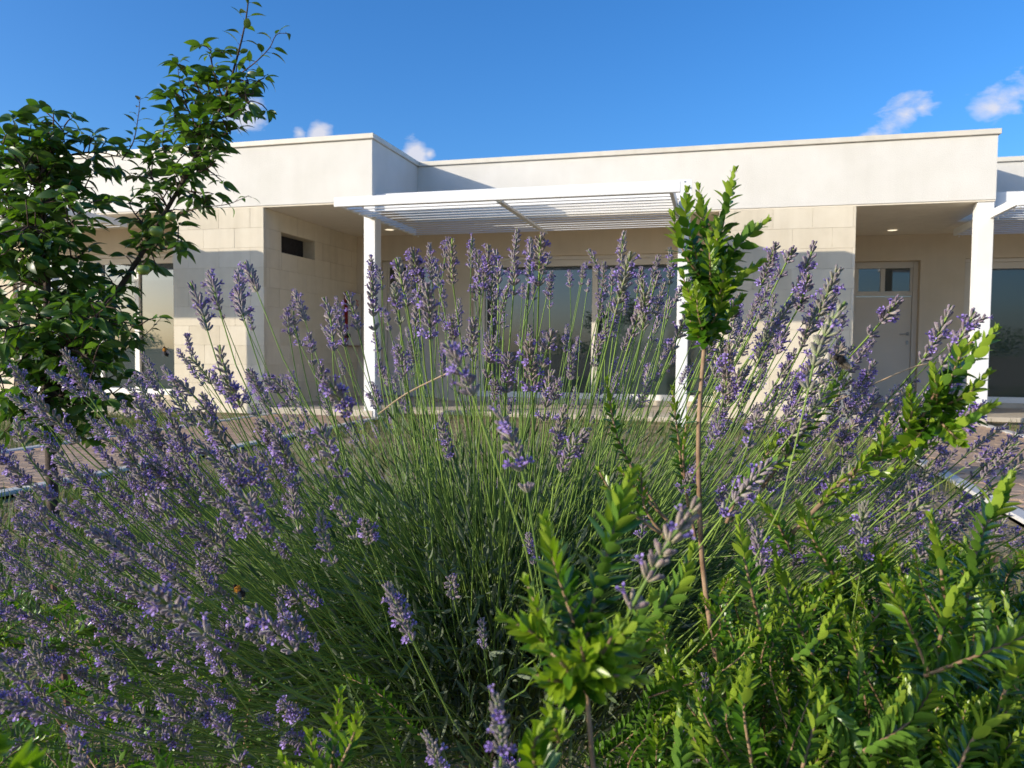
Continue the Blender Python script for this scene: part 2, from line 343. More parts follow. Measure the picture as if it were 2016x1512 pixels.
    def build(s, name, parent=None, smooth=False, kind=None, org=None):
        """one object; its origin sits on its thing (world coordinates kept)"""
        o0 = Vector((0,0,0))
        if parent is not None:
            p = parent; o0 = Vector(p.location)
            while p.parent is not None: p = p.parent; o0 = o0 + Vector(p.location)
        o = link(name, s.mesh(name, o0, smooth), parent)
        if kind: o['kind'] = kind
        return o
def copy_tree(o, parent=None):
    c = o.copy(); COL.objects.link(c); c.parent = parent
    for ch in o.children: copy_tree(ch, c)
    return c

# ------------------------------------------------------------------ measures of the building row (metres, facade along X)
X0, X1, YB, DP = -4.0926, 3.1091, 10.172, 11.32
ZT, ZF = 3.395, 2.633
SX, SY = 7.2017, 1.4817                       # step from one house to the next
PR0 = -5.592                                  # right edge of the neighbour's stone pier
BW, BH = 0.462, 0.25                          # stone block

# ------------------------------------------------------------------ ground, paths, lawn
g = MB()
def gz(x, y): return -0.004
nx, ny = 61, 61
gx = np.linspace(-150, 150, nx); gy = np.linspace(-150, 150, ny)
V = [(x, y, -0.006) for y in gy for x in gx]
g.add(V, [(j*nx+i, j*nx+i+1, (j+1)*nx+i+1, (j+1)*nx+i) for j in range(ny-1) for i in range(nx-1)], 'soil')
tag(g.build('ground'), 'dry brown earth with sparse grass around the houses and beds', kind='structure')

def make_path(name, x0, x1, y0, y1, yp0, yp1, label):
    """brick path: bed, pavers between yp0..yp1 as single pieces, the rest joined, kerb stones on both sides"""
    b = MB(); b.box(x0, x1, y0, y1, -0.12, 0.012, 'joint', 'b')
    root = b.build(name); tag(root, label, kind='structure')
    pw, pd = 0.20, 0.10
    tm = MB(); tm.bevbox(-pw/2+.0022, pw/2-.0022, -pd/2+.0022, pd/2-.0022, -.03, .03, 'paver', 0.004)
    pm = tm.mesh('paver')
    rest = MB(); cells = []
    nxp = int(round((x1-x0-0.2)/pw)); xs = x0+0.1
    for j in range(int((y1-y0)/pd)):
        yc = y0+pd*(j+.5); sh = (j % 2)*pw/2
        for i in range(nxp):
            xc = xs+pw*(i+.5)+sh
            if xc > x1-0.1-pw*.3: continue
            cells.append((xc, yc))
    vis = [c for c in cells if yp0 <= c[1] <= yp1]; vis.sort(key=lambda c: -abs(c[1]-yp0)); vis = set(vis[-300:])
    tv = np.array([v.co for v in pm.vertices]); tf = [tuple(p.vertices) for p in pm.polygons]
    R4 = []
    for c in cells:
        mtx = Matrix.Translation((c[0], c[1], R.uniform(-.0085, -.005))) @ Matrix.Rotation(R.gauss(0, .012), 4, 'Z') @ Matrix.Rotation(R.gauss(0, .004), 4, 'X')
        if c in vis: link('paver', pm, root, mtx)
        else: R4.append(np.array(mtx))
    rest.many(tv, tf, R4, 'paver'); rest.build('paver', root, kind='stuff')
    for side in (0, 1):
        y = y0
        while y < y1-0.01:
            k = MB(); ye = min(y+0.8, y1)
            xa = x0-0.0 if side == 0 else x1-0.10
            k.bevbox(xa, xa+0.10, y+.004, ye-.004, -.1, .032+R.uniform(-.003, .003), 'kerb', 0.01); k.build('kerb_stone', root); y = ye
    return root
make_path('paved_path', -5.46, -3.86, 1.2, 8.62, 2.6, 6.6, 'brick path with pale kerbs at left leading to the near porch')
make_path('paved_path', 1.50, 3.08, 2.6, 10.0, 5.2, 8.6, 'brick path with pale kerbs at right leading to the far porch')

def blades(n, region, hmin, hmax, w, m, lean=0.5, name='grass', zfun=None):
    """grass blades: bent three-segment strips"""
    bl = MB(); P = np.array([region() for _ in range(n)], np.float32)
    h = NR.uniform(hmin, hmax, n); a = NR.uniform(0, 2*np.pi, n); ln = NR.uniform(0.1, 1, n)*lean
    ca, sa = np.cos(a), np.sin(a); V = np.zeros((n, 5, 3), np.float32)
    for i, (t, ww) in enumerate(((0, 1), (0, -1), (.55, .8), (.55, -.8), (1, 0))):
        off = ln*h*t*t; V[:, i, 0] = P[:, 0]+ca*off-sa*w*ww*.5; V[:, i, 1] = P[:, 1]+sa*off+ca*w*ww*.5; V[:, i, 2] = P[:, 2]+h*t*(1-.25*ln*t)
    V = V.reshape(-1, 3); F = []
    for q in range(n): o = q*5; F += [(o, o+1, o+3, o+2), (o+2, o+3, o+4)]
    bl.add(V, F, m); return bl
def reg(x0, x1, y0, y1, z=0.0): return lambda: (R.uniform(x0, x1), R.uniform(y0, y1), z)
def clump(x0, x1, y0, y1, nc, s):
    cs = [(R.uniform(x0, x1), R.uniform(y0, y1)) for _ in range(nc)]
    def f():
        c = R.choice(cs); return (min(max(c[0]+R.gauss(0, s), x0), x1), min(max(c[1]+R.gauss(0, s), y0), y1), 0)
    return f
lawn = blades(14000, clump(-11, -5.5, 3.6, 7.9, 500, .12), .03, .11, .007, 'grass')
tag(lawn.build('lawn', kind='stuff'), 'patchy green grass strip between the left path and the terrace', kind='stuff')
lw2 = blades(9000, clump(-3.8, 1.45, 3.0, 9.3, 380, .12), .03, .12, .007, 'grass')
tag(lw2.build('lawn', kind='stuff'), 'thin grass between the two brick paths behind the lavender', kind='stuff')
lw3 = blades(6000, clump(3.2, 9.0, 4.0, 10.6, 260, .13), .03, .11, .007, 'grass')
tag(lw3.build('lawn', kind='stuff'), 'thin grass to the right of the right-hand brick path', kind='stuff')
wd = blades(9000, clump(-3.8, -0.6, 0.5, 4.2, 260, .10), .03, .14, .006, 'weed', 0.8)
tag(wd.build('weeds', kind='stuff'), 'low green weeds on the earth bed at lower left', kind='stuff')
lt = blades(9000, reg(-3.8, 1.4, 0.3, 4.5), .015, .05, .009, 'litter', 2.5)
tag(lt.build('dry_litter', kind='stuff'), 'brown dry leaf litter and straw scattered on the bed', kind='stuff')

# ------------------------------------------------------------------ houses
def block_wall(pier, axis, a0, a1, pos, z0, z1, first, mname='stone', hole=None, sgn=-1):
    """courses of limestone blocks laid on a plane; each block is an object with recessed joints"""
    z = z1; c = 0
    while z > z0+0.02:
        zb = max(z-BH, z0); a = a0 + (first if c % 2 == 0 else first-BW/2)
        cuts = [a0]
        while a < a1-0.03:
            if a > a0+0.03: cuts.append(a)
            a += BW
        cuts.append(a1)
        for u, v in zip(cuts[:-1], cuts[1:]):
            if hole and u < hole[1] and v > hole[0] and zb < hole[3]-.01 and z > hole[2]+.01:
                pieces = []
                if u < hole[0]-.02: pieces.append((u, hole[0], zb, z))
                if v > hole[1]+.02: pieces.append((hole[1], v, zb, z))
                uu, vv = max(u, hole[0]), min(v, hole[1])
                if zb < hole[2]-.02: pieces.append((uu, vv, zb, hole[2]))
                if z > hole[3]+.02: pieces.append((uu, vv, hole[3], z))
            else: pieces = [(u, v, zb, z)]
            for (p, q, r, t) in pieces:
                b = MB(); j = 0.0009; d = R.uniform(-.0008, .0008)
                if axis == 'x': b.bevbox(p+j, q-j, pos+d, pos+.06, r+j, t-j, mname, 0.0012)
                else:
                    b.bevbox(pos-.06, pos+d, p+j, q-j, r+j, t-j, mname, 0.0012)
                b.build('stone_block', pier)
        z -= BH; c += 1

def make_house(idx, ox, oy, pier_l, full, label):
    """one house of the row; ox, oy shift it from the middle house"""
    x0, x1, yb, dp = X0+ox, X1+ox, YB+oy, DP+oy
    pr0, pr1 = PR0+ox, PR0+SX+ox; pl = pier_l
    h = empty('terraced_house', (x0, yb, 0), label, 'house', 'houses stepped in a row')
    b = MB(); b.box(x0+.003, x1, yb, yb+6.5, ZF+.02, ZT, 'stucco'); b.build('parapet_wall', h)
    b = MB(); b.box(x0+.004, x1-.001, yb+.012, yb+6.4, ZF-.0, ZF+.018, 'ceiling'); b.build('soffit', h)
    b = MB()
    b.bevbox(x0-.028, x1+.030, yb-.030, yb+.22, ZT+.004, ZT+.066, 'coping', .004)
    b.bevbox(x1-.20, x1+.0302, yb+.223, yb+6.5, ZT+.004, ZT+.0658, 'coping', .004); b.build('coping', h)
    # walls of the rooms: plastered back wall with a door and a wide window
    zs, zd, zw = 0.12, 2.246, 2.26
    dl, dr = -5.16+ox, -4.16+ox; wl_, wr = -3.66+ox, min(-0.03+ox, pl-.03)
    dl, dr = -5.20+ox, -4.26+ox
    b = MB()
    def seg(a, c, z0, z1): b.box(a, c, dp, dp+.30, z0, z1, 'stuccob')
    seg(pr0+.002, dl, 0.05, ZF-.002); seg(dl, dr, zd, ZF-.002); seg(dr, wl_, 0.05, ZF-.002); seg(wl_, wr, zw, ZF-.002); seg(wr, pl-.002, 0.05, ZF-.002)
    b.build('back_wall', h)
    b = MB(); b.box(wl_, wr, dp+.02, dp+.30, 0.05, zs, 'terrace'); b.build('plinth', h)
    b = MB(); b.bevbox(pr0+.002, x0+.0, yb-SY+.02, dp-.002, -.1, 0.085, 'terrace', .008); b.build('porch_floor', h)
    b = MB(); b.bevbox(x0+.02, pl-.002, yb-.72, dp-.002, -.1, 0.05, 'terrace', .008); b.build('terrace_slab', h)
    # door
    d = MB(); y = dp+.14
    d.box(dl, dr, y-.02, y+.05, .085, .10, 'steel'); d.bevbox(dl+.075, dr-.075, y+.012, y+.05, .10, 1.715, 'door', .003); dd = d.build('door', h)
    f = MB()
    for a in ((dl, dl+.07), (dr-.07, dr)): f.bevbox(a[0], a[1], y-.02, y+.06, .10, zd-.002, 'frame', .003)
    f.bevbox(dl+.072, dr-.072, y-.018, y+.06, zd-.10, zd-.002, 'frame', .003)
    f.bevbox(dl+.072, dr-.072, y-.0, y+.055, 1.72, 1.795, 'frame', .003)
    mid = (dl+dr)/2-.02
    f.bevbox(mid-.032, mid+.032, y-.002, y+.055, 1.797, zd-.102, 'frame', .003); 
    for a in (dl+.072, dr-.072-.035): f.bevbox(a, a+.035, y+.004, y+.052, 1.797, zd-.102, 'frame', .002)
    f.build('door_frame', dd)
    for a in ((dl+.108, mid-.033), (mid+.033, dr-.108)):
        p = MB(); p.box(a[0], a[1], y+.02, y+.03, 1.797, zd-.103, 'glass'); p.build('pane', dd)
    p = MB(); hx = dr-.12
    p.tube([(hx, y+.01, 1.143), (hx, y-.045, 1.143), (hx-.02, y-.05, 1.143), (hx-.12, y-.05, 1.135)], .009, 'steel', 8)
    p.bevbox(hx-.02, hx+.02, y-.004, y+.011, 1.12, 1.17, 'steel'); p.build('handle', dd)
    p = MB(); p.bevbox(hx-.016, hx+.016, y-.004, y+.011, .98, 1.04, 'steel'); p.build('lock_plate', dd)
    # window
    w = empty('window', (0, 0, 0), None, None); w.parent = h; w.location = Vector((wl_, dp, zs)) - h.location
    y = dp+.05
    f = MB()
    f.bevbox(wl_+.002, wr-.002, y, y+.09, zw-.055, zw-.002, 'frame', .003)
    f.bevbox(wl_+.09, wr-.02, y+.03, y+.09, zw-.15, zw-.057, 'frame', .003)
    f.bevbox(wl_+.002, wl_+.088, y, y+.09, zs+.002, zw-.057, 'frame', .003); f.bevbox(wl_+.09, wl_+.185, y+.03, y+.09, zs+.09, zw-.152, 'frame', .003)
    f.bevbox(wl_+.09, wr-.002, y, y+.09, zs+.002, zs+.088, 'white', .003)
    f.build('window_frame', w)
    stiles = [-1.805] if idx != 0 else [-2.10, -1.42]
    edges = [wl_+.185]
    for sx in stiles:
        s = MB(); s.bevbox(sx+ox, sx+ox+.085, y+.02, y+.10, zs+.09, zw-.152, 'frame' if idx else 'white', .003); s.build('stile', w); edges += [sx+ox, sx+ox+.085]
    edges.append(wr-.004)
    for q in range(0, len(edges), 2):
        if edges[q+1]-edges[q] < .05: continue
        p = MB(); p.box(edges[q]+.001, edges[q+1]-.001, y+.06, y+.07, zs+.09, zw-.152, 'glass'); p.build('pane', w)
    # stone pier (a room corner) right of the window
    p = MB(); p.box(pl+.004, pr1-.004, yb+.012, dp+4, 0, ZF-.004, 'mortar')
    hz = (0.4155, 1.2965, 2.112, 2.381)
    pc = MB()
    hole_y = (yb+hz[0], yb+hz[1])
    # core with an opening left for the side window
    pc.box(pl+.004, pr1-.20, yb+.012, dp+4, 0, ZF-.004, 'mortar')
    pc.box(pr1-.1998, pr1-.012, yb+.0122, dp+SY+.02, 0, hz[2], 'mortar'); pc.box(pr1-.1998, pr1-.012, yb+.0122, dp+SY+.02, hz[3], ZF-.005, 'mortar')
    pc.box(pr1-.1998, pr1-.012, yb+.0122, hole_y[0], hz[2], hz[3], 'mortar'); pc.box(pr1-.1998, pr1-.012, hole_y[1], dp+SY+.02, hz[2], hz[3], 'mortar')
    pier = pc.build('stone_pier', h)
    if full:
        block_wall(pier, 'x', pl, pr1, yb, 0.0, ZF-.003, 0.235 if idx == 0 else 0.19)
        block_wall(pier, 'y', yb+.061, dp+SY, pr1, 0.0, ZF-.003, 0.3, hole=(hole_y[0], hole_y[1], hz[2], hz[3]))
        # side window set back in its reveal
        sw = MB(); sw.box(pr1-.20, pr1-.19, hole_y[0]-.05, hole_y[1]+.05, hz[2]-.05, hz[3]+.05, 'black')
        sw2 = MB(); sw2.box(pr1-.1997, pr1-.192, hole_y[0], hole_y[1], hz[2], hz[3], 'black', '')
        o = sw2.build('side_window', h)
    # column at the free corner of the roof
    cx = (x1-.123, x1+.03) if idx == 0 else (x1-.18, x1)
    c = MB(); c.bevbox(cx[0], cx[1], yb+.028, yb+.20, 0.0, ZF-.002, 'white', .006); c.build('column', h)
    # porch lamp in the soffit
    lx, ly = (2.425, 12.236) if idx == 2 else ((-4.75, 10.692) if idx == 1 else (-4.75-SX, 10.692-SY))
    t = MB(); n = 20
    V = [(lx+math.cos(2*math.pi*k/n)*r, ly+math.sin(2*math.pi*k/n)*r, z) for r, z in ((.085, ZF-.001), (.085, ZF-.009), (.066, ZF-.011)) for k in range(n)]
    t.add(V, [(i*n+k, i*n+(k+1) % n, (i+1)*n+(k+1) % n, (i+1)*n+k) for i in range(2) for k in range(n)], 'white'); dl_ = t.build('downlight', h)
    t = MB(); V = [(lx+math.cos(2*math.pi*k/n)*.066, ly+math.sin(2*math.pi*k/n)*.066, ZF-.0105) for k in range(n)]
    t.add(V, [tuple(range(n))[::-1]], 'lamp'); t.build('lens', dl_)
    return h
make_house(0, -SX, -SY, -6.944, True, 'nearest flat-roofed cream house at left, behind the apple tree')
make_house(1, 0, 0, 0.0, True, 'flat-roofed cream house in the middle with the wide dark window behind the lavender')
make_house(2, SX, SY, SX+0.2, False, 'flat-roofed cream house stepped furthest back, cut by the right edge')

# ------------------------------------------------------------------ pergolas
def make_pergola():
    r = empty('pergola', (-4.12, 7.82, 2.43), 'white slatted aluminium pergola spanning the wide window of the middle house', 'pergola', 'white pergolas along the house row')
    b = MB(); b.bevbox(-4.145, -.375, 7.82, 7.862, 2.425, 2.530, 'white', .003); b.build('fascia_board', r)
    for x in (-4.143, -.49): b = MB(); b.bevbox(x, x+.04, 7.8622, 10.15, 2.44, 2.528, 'white', .003); b.build('side_beam', r)
    rb = MB(); rb.bevbox(-2.275, -2.215, 7.8624, 10.15, 2.405, 2.432, 'white', .002); rib = rb.build('rib', r)
    for k in range(14):
        y = 7.955+.1655*k
        s = MB()
        # hollow slat: flat underside at the front, upper face sloping up to the back
        pr = [(0, 0), (.042, 0), (.1180, .0215), (.1160, .0260), (.003, .0060)]
        V = [(x, y+a, 2.446+b) for x in (-4.102, -.491) for a, b in pr]
        s.add(V, [(0, 1, 6, 5), (1, 2, 7, 6), (2, 3, 8, 7), (3, 4, 9, 8), (4, 0, 5, 9), (4, 3, 2, 1, 0), (5, 6, 7, 8, 9)], 'white'); s.build('slat', r)
        for xb in (-2.245, -4.085):
            hk = MB(); hk.tube([(xb+.012, y+.02, 2.434), (xb+.012, y+.02, 2.420), (xb+.012, y+.045, 2.418), (xb+.012, y+.045, 2.434)], .0045, 'white', 5); hk.build('clip', r)
    b = MB(); b.bevbox(X0+.006, -.302, 8.79, 8.875, 2.545, 2.752, 'white', .003); b.build('front_beam', r)
    b = MB(); b.bevbox(-.436, -.312, 8.786, 8.90, 0.0, 2.5445, 'white', .004); b.build('post', r)
    b = MB(); b.bevbox(-.405, -.300, 8.783, 8.789, 2.56, 2.7525, 'white', .001); pl = b.build('bracket', r)
    for bx, bz in ((-.375, 2.725), (-.318, 2.655)):
        q = MB(); q.tube([(bx, 8.784, bz), (bx, 8.776, bz)], .009, 'steel', 8); q.build('bolt', pl)
    b = MB(); b.bevbox(X0+.004, X0+.012, 8.74, 8.92, 2.53, 2.72, 'white', .001); pl = b.build('bracket', r)
    for by, bz in ((8.765, 2.69), (8.765, 2.58)):
        q = MB(); q.tube([(X0+.011, by, bz), (X0+.022, by, bz)], .009, 'black', 8); q.build('bolt', pl)
    return r
pg = make_pergola()
for ox, oy, lab in ((-SX+.02, -SY, 'white slatted pergola half hidden behind the apple tree'), (SX, SY, 'white slatted pergola whose corner shows at the right edge beside the far column')):
    c = copy_tree(pg); c.location = (pg.location.x+ox, pg.location.y+oy, pg.location.z); c['label'] = lab

# ------------------------------------------------------------------ fire-hose cabinet on the side wall
def hose():
    x = PR0; y0, y1, z0, z1 = 11.04-.55, 11.04+.02, .866+.02, .866+.86
    y0, y1 = 10.87, 11.30
    r = empty('hose_cabinet', (x, y0, z0), 'white fronted red fire hose cabinet on the stone side wall of the porch', 'fire hose cabinet')
    b = MB(); b.bevbox(x+.001, x+.060, y0, y1, z0, z1, 'red', .012); b.build('case', r)
    b = MB(); b.bevbox(x+.0602, x+.085, y0+.006, y1-.004, z0+.008, z1-.006, 'hosewhite', .010); cv = b.build('cover', r)
    for z in (z0+.16, z1-.17):
        q = MB(); q.bevbox(x+.045, x+.092, y0-.012, y0+.045, z-.03, z+.03, 'black', .004); q.build('hinge', r)
    # red pictogram: two upright strokes with short side strokes
    q = MB(); yy = y0+.26; zz = z1-.16
    for (a, c, e, f) in ((0, .012, -.07, .05), (.03, .042, -.07, .04), (.03, .07, .028, .04), (-.02, .0, .03, .05), (.055, .07, -.05, -.01)):
        q.box(x+.0852, x+.0862, yy+a, yy+c, zz+e, zz+f, 'redprint')
    q.build('pictogram', cv)
hose()

# ------------------------------------------------------------------ leaves
def leaf_tpl(w, fold=0.25, curl=0.15, seg=5, pw=(0.75, 0.85), droop=0.0):
    """leaf of length 1 along +X, half width w, normal +Z"""
    V = [(0, 0, 0)]; F = []
    def prof(t): return w*(math.sin(math.pi*t**pw[0])**pw[1])
    for i in range(1, seg):
        t = i/seg; h = prof(t); z = -curl*t*t - droop*t**3; x = t*(1-.15*curl)
        V += [(x, h, z+fold*h), (x, 0, z), (x, -h, z+fold*h)]
    V.append((1-.15*curl, 0, -curl-droop)); e = len(V)-1
    F += [(0, 2, 1), (0, 3, 2)]
    for i in range(seg-2):
        a = 1+3*i; F += [(a, a+1, a+4, a+3), (a+1, a+2, a+5, a+4)]
    a = 1+3*(seg-2); F += [(a, a+1, e), (a+1, a+2, e)]
    return np.array(V, np.float32), F
def tpl_mesh(tpl, name, m):
    b = MB(); b.add(tpl[0], tpl[1], m); return b.mesh(name, smooth=True)
def frame_of(d, up):
    d = d.normalized(); n = up - d*up.dot(d)
    if n.length < 1e-4: n = d.orthogonal()
    n.normalize(); s = n.cross(d)
    return Matrix((d, s, n)).transposed()
def leaf_M(pos, d, up, L, wk=1.0, roll=0.0):
    f = frame_of(d, up)
    if roll: f = f @ Matrix.Rotation(roll, 3, 'X')
    f = f @ Matrix.Diagonal((L, L*wk, L)); m = f.to_4x4(); m.translation = pos; return m
def bez(pts, n):
    """smooth curve through points (Catmull-Rom)"""
    P = [Vector(p) for p in pts]
    if len(P) == 2: return [P[0].lerp(P[1], i/n) for i in range(n+1)]
    Q = [P[0]*2-P[1]] + P + [P[-1]*2-P[-2]]; out = []
    segs = len(P)-1
    for i in range(n+1):
        u = i/n*segs; k = min(int(u), segs-1); t = u-k; a, b, c, d = Q[k:k+4]
        out.append(0.5*((2*b)+(c-a)*t+(2*a-5*b+4*c-d)*t*t+(3*b-a-3*c+d)*t**3))
    return out
def along(pts, step):
    out = []; acc = 0.0; nxt = 0.0
    for a, b in zip(pts[:-1], pts[1:]):
        L = (b-a).length
        while nxt <= acc+L and L > 1e-9:
            out.append((a.lerp(b, (nxt-acc)/L), (b-a).normalized(), nxt)); nxt += step
        acc += L
    return out, acc

def finish_leaves(root, leaves, tpls, name, keep=300):
    """leaves: (matrix, material key, template index); the ones that show largest become objects, the rest one joined part"""
    meshes = {}
    def size(L):
        x, y, d = J(L[0].translation)
        if not (-40 < x < 2056 and -40 < y < 1552) or d < .05: return 0
        return L[0].to_scale().x/d
    order = sorted(leaves, key=lambda L: -size(L)); big, small = order[:keep], order[keep:]
    for Mx, mk, ti in big:
        if (mk, ti) not in meshes: meshes[(mk, ti)] = tpl_mesh(tpls[ti], name, mk)
        link(name, meshes[(mk, ti)], root, Matrix.Translation(-Vector(root.location)) @ Mx)
    if small:
        b = MB(); keys = sorted({(mk, ti) for _, mk, ti in small})
        for mk, ti in keys: b.many(tpls[ti][0], tpls[ti][1], np.array([np.array(L[0]) for L in small if (L[1], L[2]) == (mk, ti)]), mk)
        b.build('foliage', root, smooth=True, kind='stuff')

# ------------------------------------------------------------------ apple tree
def apple_tree():
    base = Vector((-2.79, 2.70, 0))
    dT = (base-CAM).dot(CF)
    root = empty('apple_tree', base, 'young apple tree with green fruit in front of the left house', 'tree')
    tpls = [leaf_tpl(.20, .28, .22, 6, (.78, .9), .12), leaf_tpl(.18, .45, .38, 6, (.78, .9), .14), leaf_tpl(.215, .18, .10, 6, (.82, .9), .18)]
    tr = MB(); leaves = []; apples = []
    def limb(pts, r0, r1, leafy, step, LL=.092, mb=None, spread=1.0, young=0.0, rng=(0.0, 1.0), spurs=1.0):
        P = bez(pts, max(8, len(pts)*6)); n = len(P)
        br = mb or MB(); br.tube(P, [r0+(r1-r0)*i/(n-1) for i in range(n)], 'bark' if r0 > .006 else 'twig', 7)
        pos, L = along(P, step); a = R.uniform(0, 6.28)
        for p, t, s in pos:
            u = s/L
            if not (rng[0] <= u <= rng[1]): continue
            a += 2.4 + R.uniform(-.5, .5)
            side = t.orthogonal().normalized(); side = Matrix.Rotation(a, 3, t) @ side
            if leafy == 'spur' and R.random() < spurs:
                # short spur with a rosette of leaves
                ln = R.uniform(.03, .12)*spread; q = p + (side*.85+t*.35+Vector((0,0,.25))).normalized()*ln
                br.tube([p, p.lerp(q, .5)+Vector((0,0,.006)), q], [.0032, .0028, .0022], 'twig', 5)
                k = R.randint(4, 7)
                for i in range(k):
                    b = 6.28*i/k+R.uniform(-.4, .4); dirn = (q-p).normalized()*R.uniform(.2, .9) + Vector((math.cos(b), math.sin(b), R.uniform(-.45, .35)))
                    leaves.append((leaf_M(q+dirn.normalized()*.006, dirn+Vector((0,0,-.12)), Vector((R.gauss(-.25,.6), R.gauss(-.25,.6), .8)), LL*R.uniform(.6, 1.12), 1, R.uniform(-.5, .5)), 'aleaf', R.randrange(3)))
            else:
                dirn = side*.8+t*.65+Vector((0,0,-.15)); yk = young > 0 and u > 1-young and R.random() < .4
                q = p + dirn.normalized()*.018
                br.tube([p, q], [.0011, .0009], 'twig', 3)
                leaves.append((leaf_M(q, dirn+Vector((0,0,-.1)), Vector((R.uniform(-.3,.3), R.uniform(-.3,.3), 1)), LL*R.uniform(.6, 1.0)*(1-.25*u), 1, R.uniform(-.5, .5)), 'aleafr' if yk else 'aleaf', R.randrange(3)))
        if mb is None: br.build('branch', root, smooth=True)
        return P
    d = dT
    T = lambda x, y, k=0.0: I(x, y, d+k)
    # trunk and its two leaders
    limb([base, T(104, 1000), T(100, 900), T(95, 800), T(93, 740)], .026, .021, None, 9, mb=tr)
    limb([T(93, 745), T(93, 640), T(92, 540), T(84, 430), T(84, 350), T(95, 290), T(112, 250)], .020, .004, 'spur', .022, spread=1.25, rng=(0.0, .97))
    limb([T(96, 790), T(140, 715, .05), T(190, 630, .08), T(240, 560, .08), T(285, 490, .05), T(330, 410, 0), T(365, 350, -.03), T(400, 275, -.04), T(440, 200, -.05), T(465, 120, -.05), T(482, 50, -.04), T(492, -20, -.03)], .016, .0022, 'spur', .027, LL=.082, spread=.9, rng=(.12, .80))
    limb([T(466, 120, -.05), T(482, 50, -.04), T(492, -20, -.03), T(498, -60, -.03)], .0028, .0014, 'leaf', .022, young=.15)
    # branches of the left leader
    for pts in ([T(92, 560), T(40, 500, -.1), T(-20, 470, -.15)], [T(88, 470), T(30, 400, .1), T(-25, 345, .12)], [T(85, 390), T(40, 320, -.1), T(0, 280, -.15)],
                [T(92, 620), T(45, 640, -.2), T(-20, 650, -.3)], [T(84, 360), T(130, 310, .1), T(190, 300, .15), T(240, 310, .2)], [T(88, 500), T(140, 440, -.1), T(170, 400, -.18)],
                [T(93, 660), T(30, 720, -.1), T(-20, 750, -.15)], [T(93, 690), T(150, 690, -.15), T(190, 720, -.25)], [T(92, 590), T(140, 570, .15), T(175, 540, .2)],
                [T(84, 345), T(60, 290, .05), T(30, 265, .05)], [T(90, 320), T(120, 270, 0), T(128, 245, 0)], [T(86, 420), T(20, 430, .2), T(-30, 400, .25)],
                [T(93, 720), T(60, 790, -.1), T(40, 830, -.2)], [T(95, 760), T(150, 800, -.05), T(200, 770, -.1)], [T(90, 560), T(20, 560, .1), T(-40, 580, .1)]):
        limb(pts, .007, .002, 'spur', .023, spread=1.0)
    for pts in ([T(95, 740), T(170, 640, -.2), T(215, 600, -.3)], [T(140, 715, .05), T(170, 640, .2), T(175, 580, .25)], [T(93, 640), T(150, 620, .1), T(200, 650, .1)], [T(95, 780), T(30, 790, .15), T(-30, 760, .2)],
                [T(95, 700), T(10, 680, .25), T(-40, 640, .3)], [T(160, 690, .05), T(210, 760, .1), T(235, 790, .1)], [T(90, 520), T(140, 510, 0), T(165, 500, 0)], [T(120, 745), T(120, 830, -.1), T(140, 870, -.12)], [T(90, 450), T(50, 450, -.2), T(10, 500, -.25)],
                [T(86, 400), T(140, 370, .1), T(185, 370, .15)], [T(88, 360), T(30, 330, .2), T(-20, 300, .2)]):
        limb(pts, .006, .002, 'spur', .023, spread=1.1)
    # branches of the right leader
    for pts in ([T(190, 630, .08), T(240, 640, 0), T(275, 640, -.05)], [T(285, 490, .05), T(330, 490, 0), T(360, 475, -.05)],
                [T(330, 410, 0), T(300, 350, .06), T(290, 310, .1)], [T(365, 350, -.03), T(410, 330, -.08), T(425, 315, -.1)], [T(400, 275, -.04), T(370, 215, 0), T(355, 165, .03)],
                [T(420, 235, -.04), T(455, 225, -.1), T(490, 200, -.12), T(515, 205, -.14)], [T(365, 350, 0), T(325, 300, .05), T(320, 270, .08)], [T(440, 200, -.05), T(420, 140, 0), T(415, 95, 0)],
                [T(400, 275, -.04), T(350, 250, .04), T(345, 215, .04)], [T(140, 715, .05), T(190, 760, 0), T(170, 830, 0)],
                [T(385, 310, 0), T(430, 270, -.05), T(455, 262, -.08)], [T(350, 375, 0), T(395, 380, -.06), T(410, 395, -.06)], 
                [T(300, 460, 0), T(265, 420, .05), T(250, 390, .05)], [T(430, 220, 0), T(390, 175, .04), T(378, 140, .05)], [T(455, 150, 0), T(490, 165, -.05), T(500, 185, -.06)]):
        limb(pts, .005, .0016, 'spur', .029, LL=.078, spread=.75)
    limb([T(452, 160, -.05), T(500, 125, -.1), T(530, 95, -.12), T(545, 68, -.12), T(568, 66, -.12)], .003, .0012, 'leaf', .024, young=.15)
    limb([T(240, 315, .2), T(262, 280, .2), T(272, 230, .2), T(276, 190, .2)], .0032, .0012, 'leaf', .020, young=.35, LL=.075)
    limb([T(355, 420, -.02), T(400, 408, -.08), T(448, 402, -.1), T(490, 385, -.12)], .0026, .0011, 'leaf', .032, young=.25, LL=.065, rng=(.45, 1))
    limb([T(245, 690, 0), T(290, 655, 0), T(318, 625, 0)], .0022, .001, 'leaf', .022, LL=.055)
    limb([T(365, 200, .03), T(352, 150, .03), T(350, 112, .03)], .0025, .001, 'leaf', .018, young=.5, LL=.06)
    limb([T(110, 270), T(95, 250), T(90, 240)], .0025, .001, 'leaf', .018, young=.5, LL=.07)
    tr.build('trunk', root, smooth=True)
    finish_leaves(root, leaves, tpls, 'leaf')
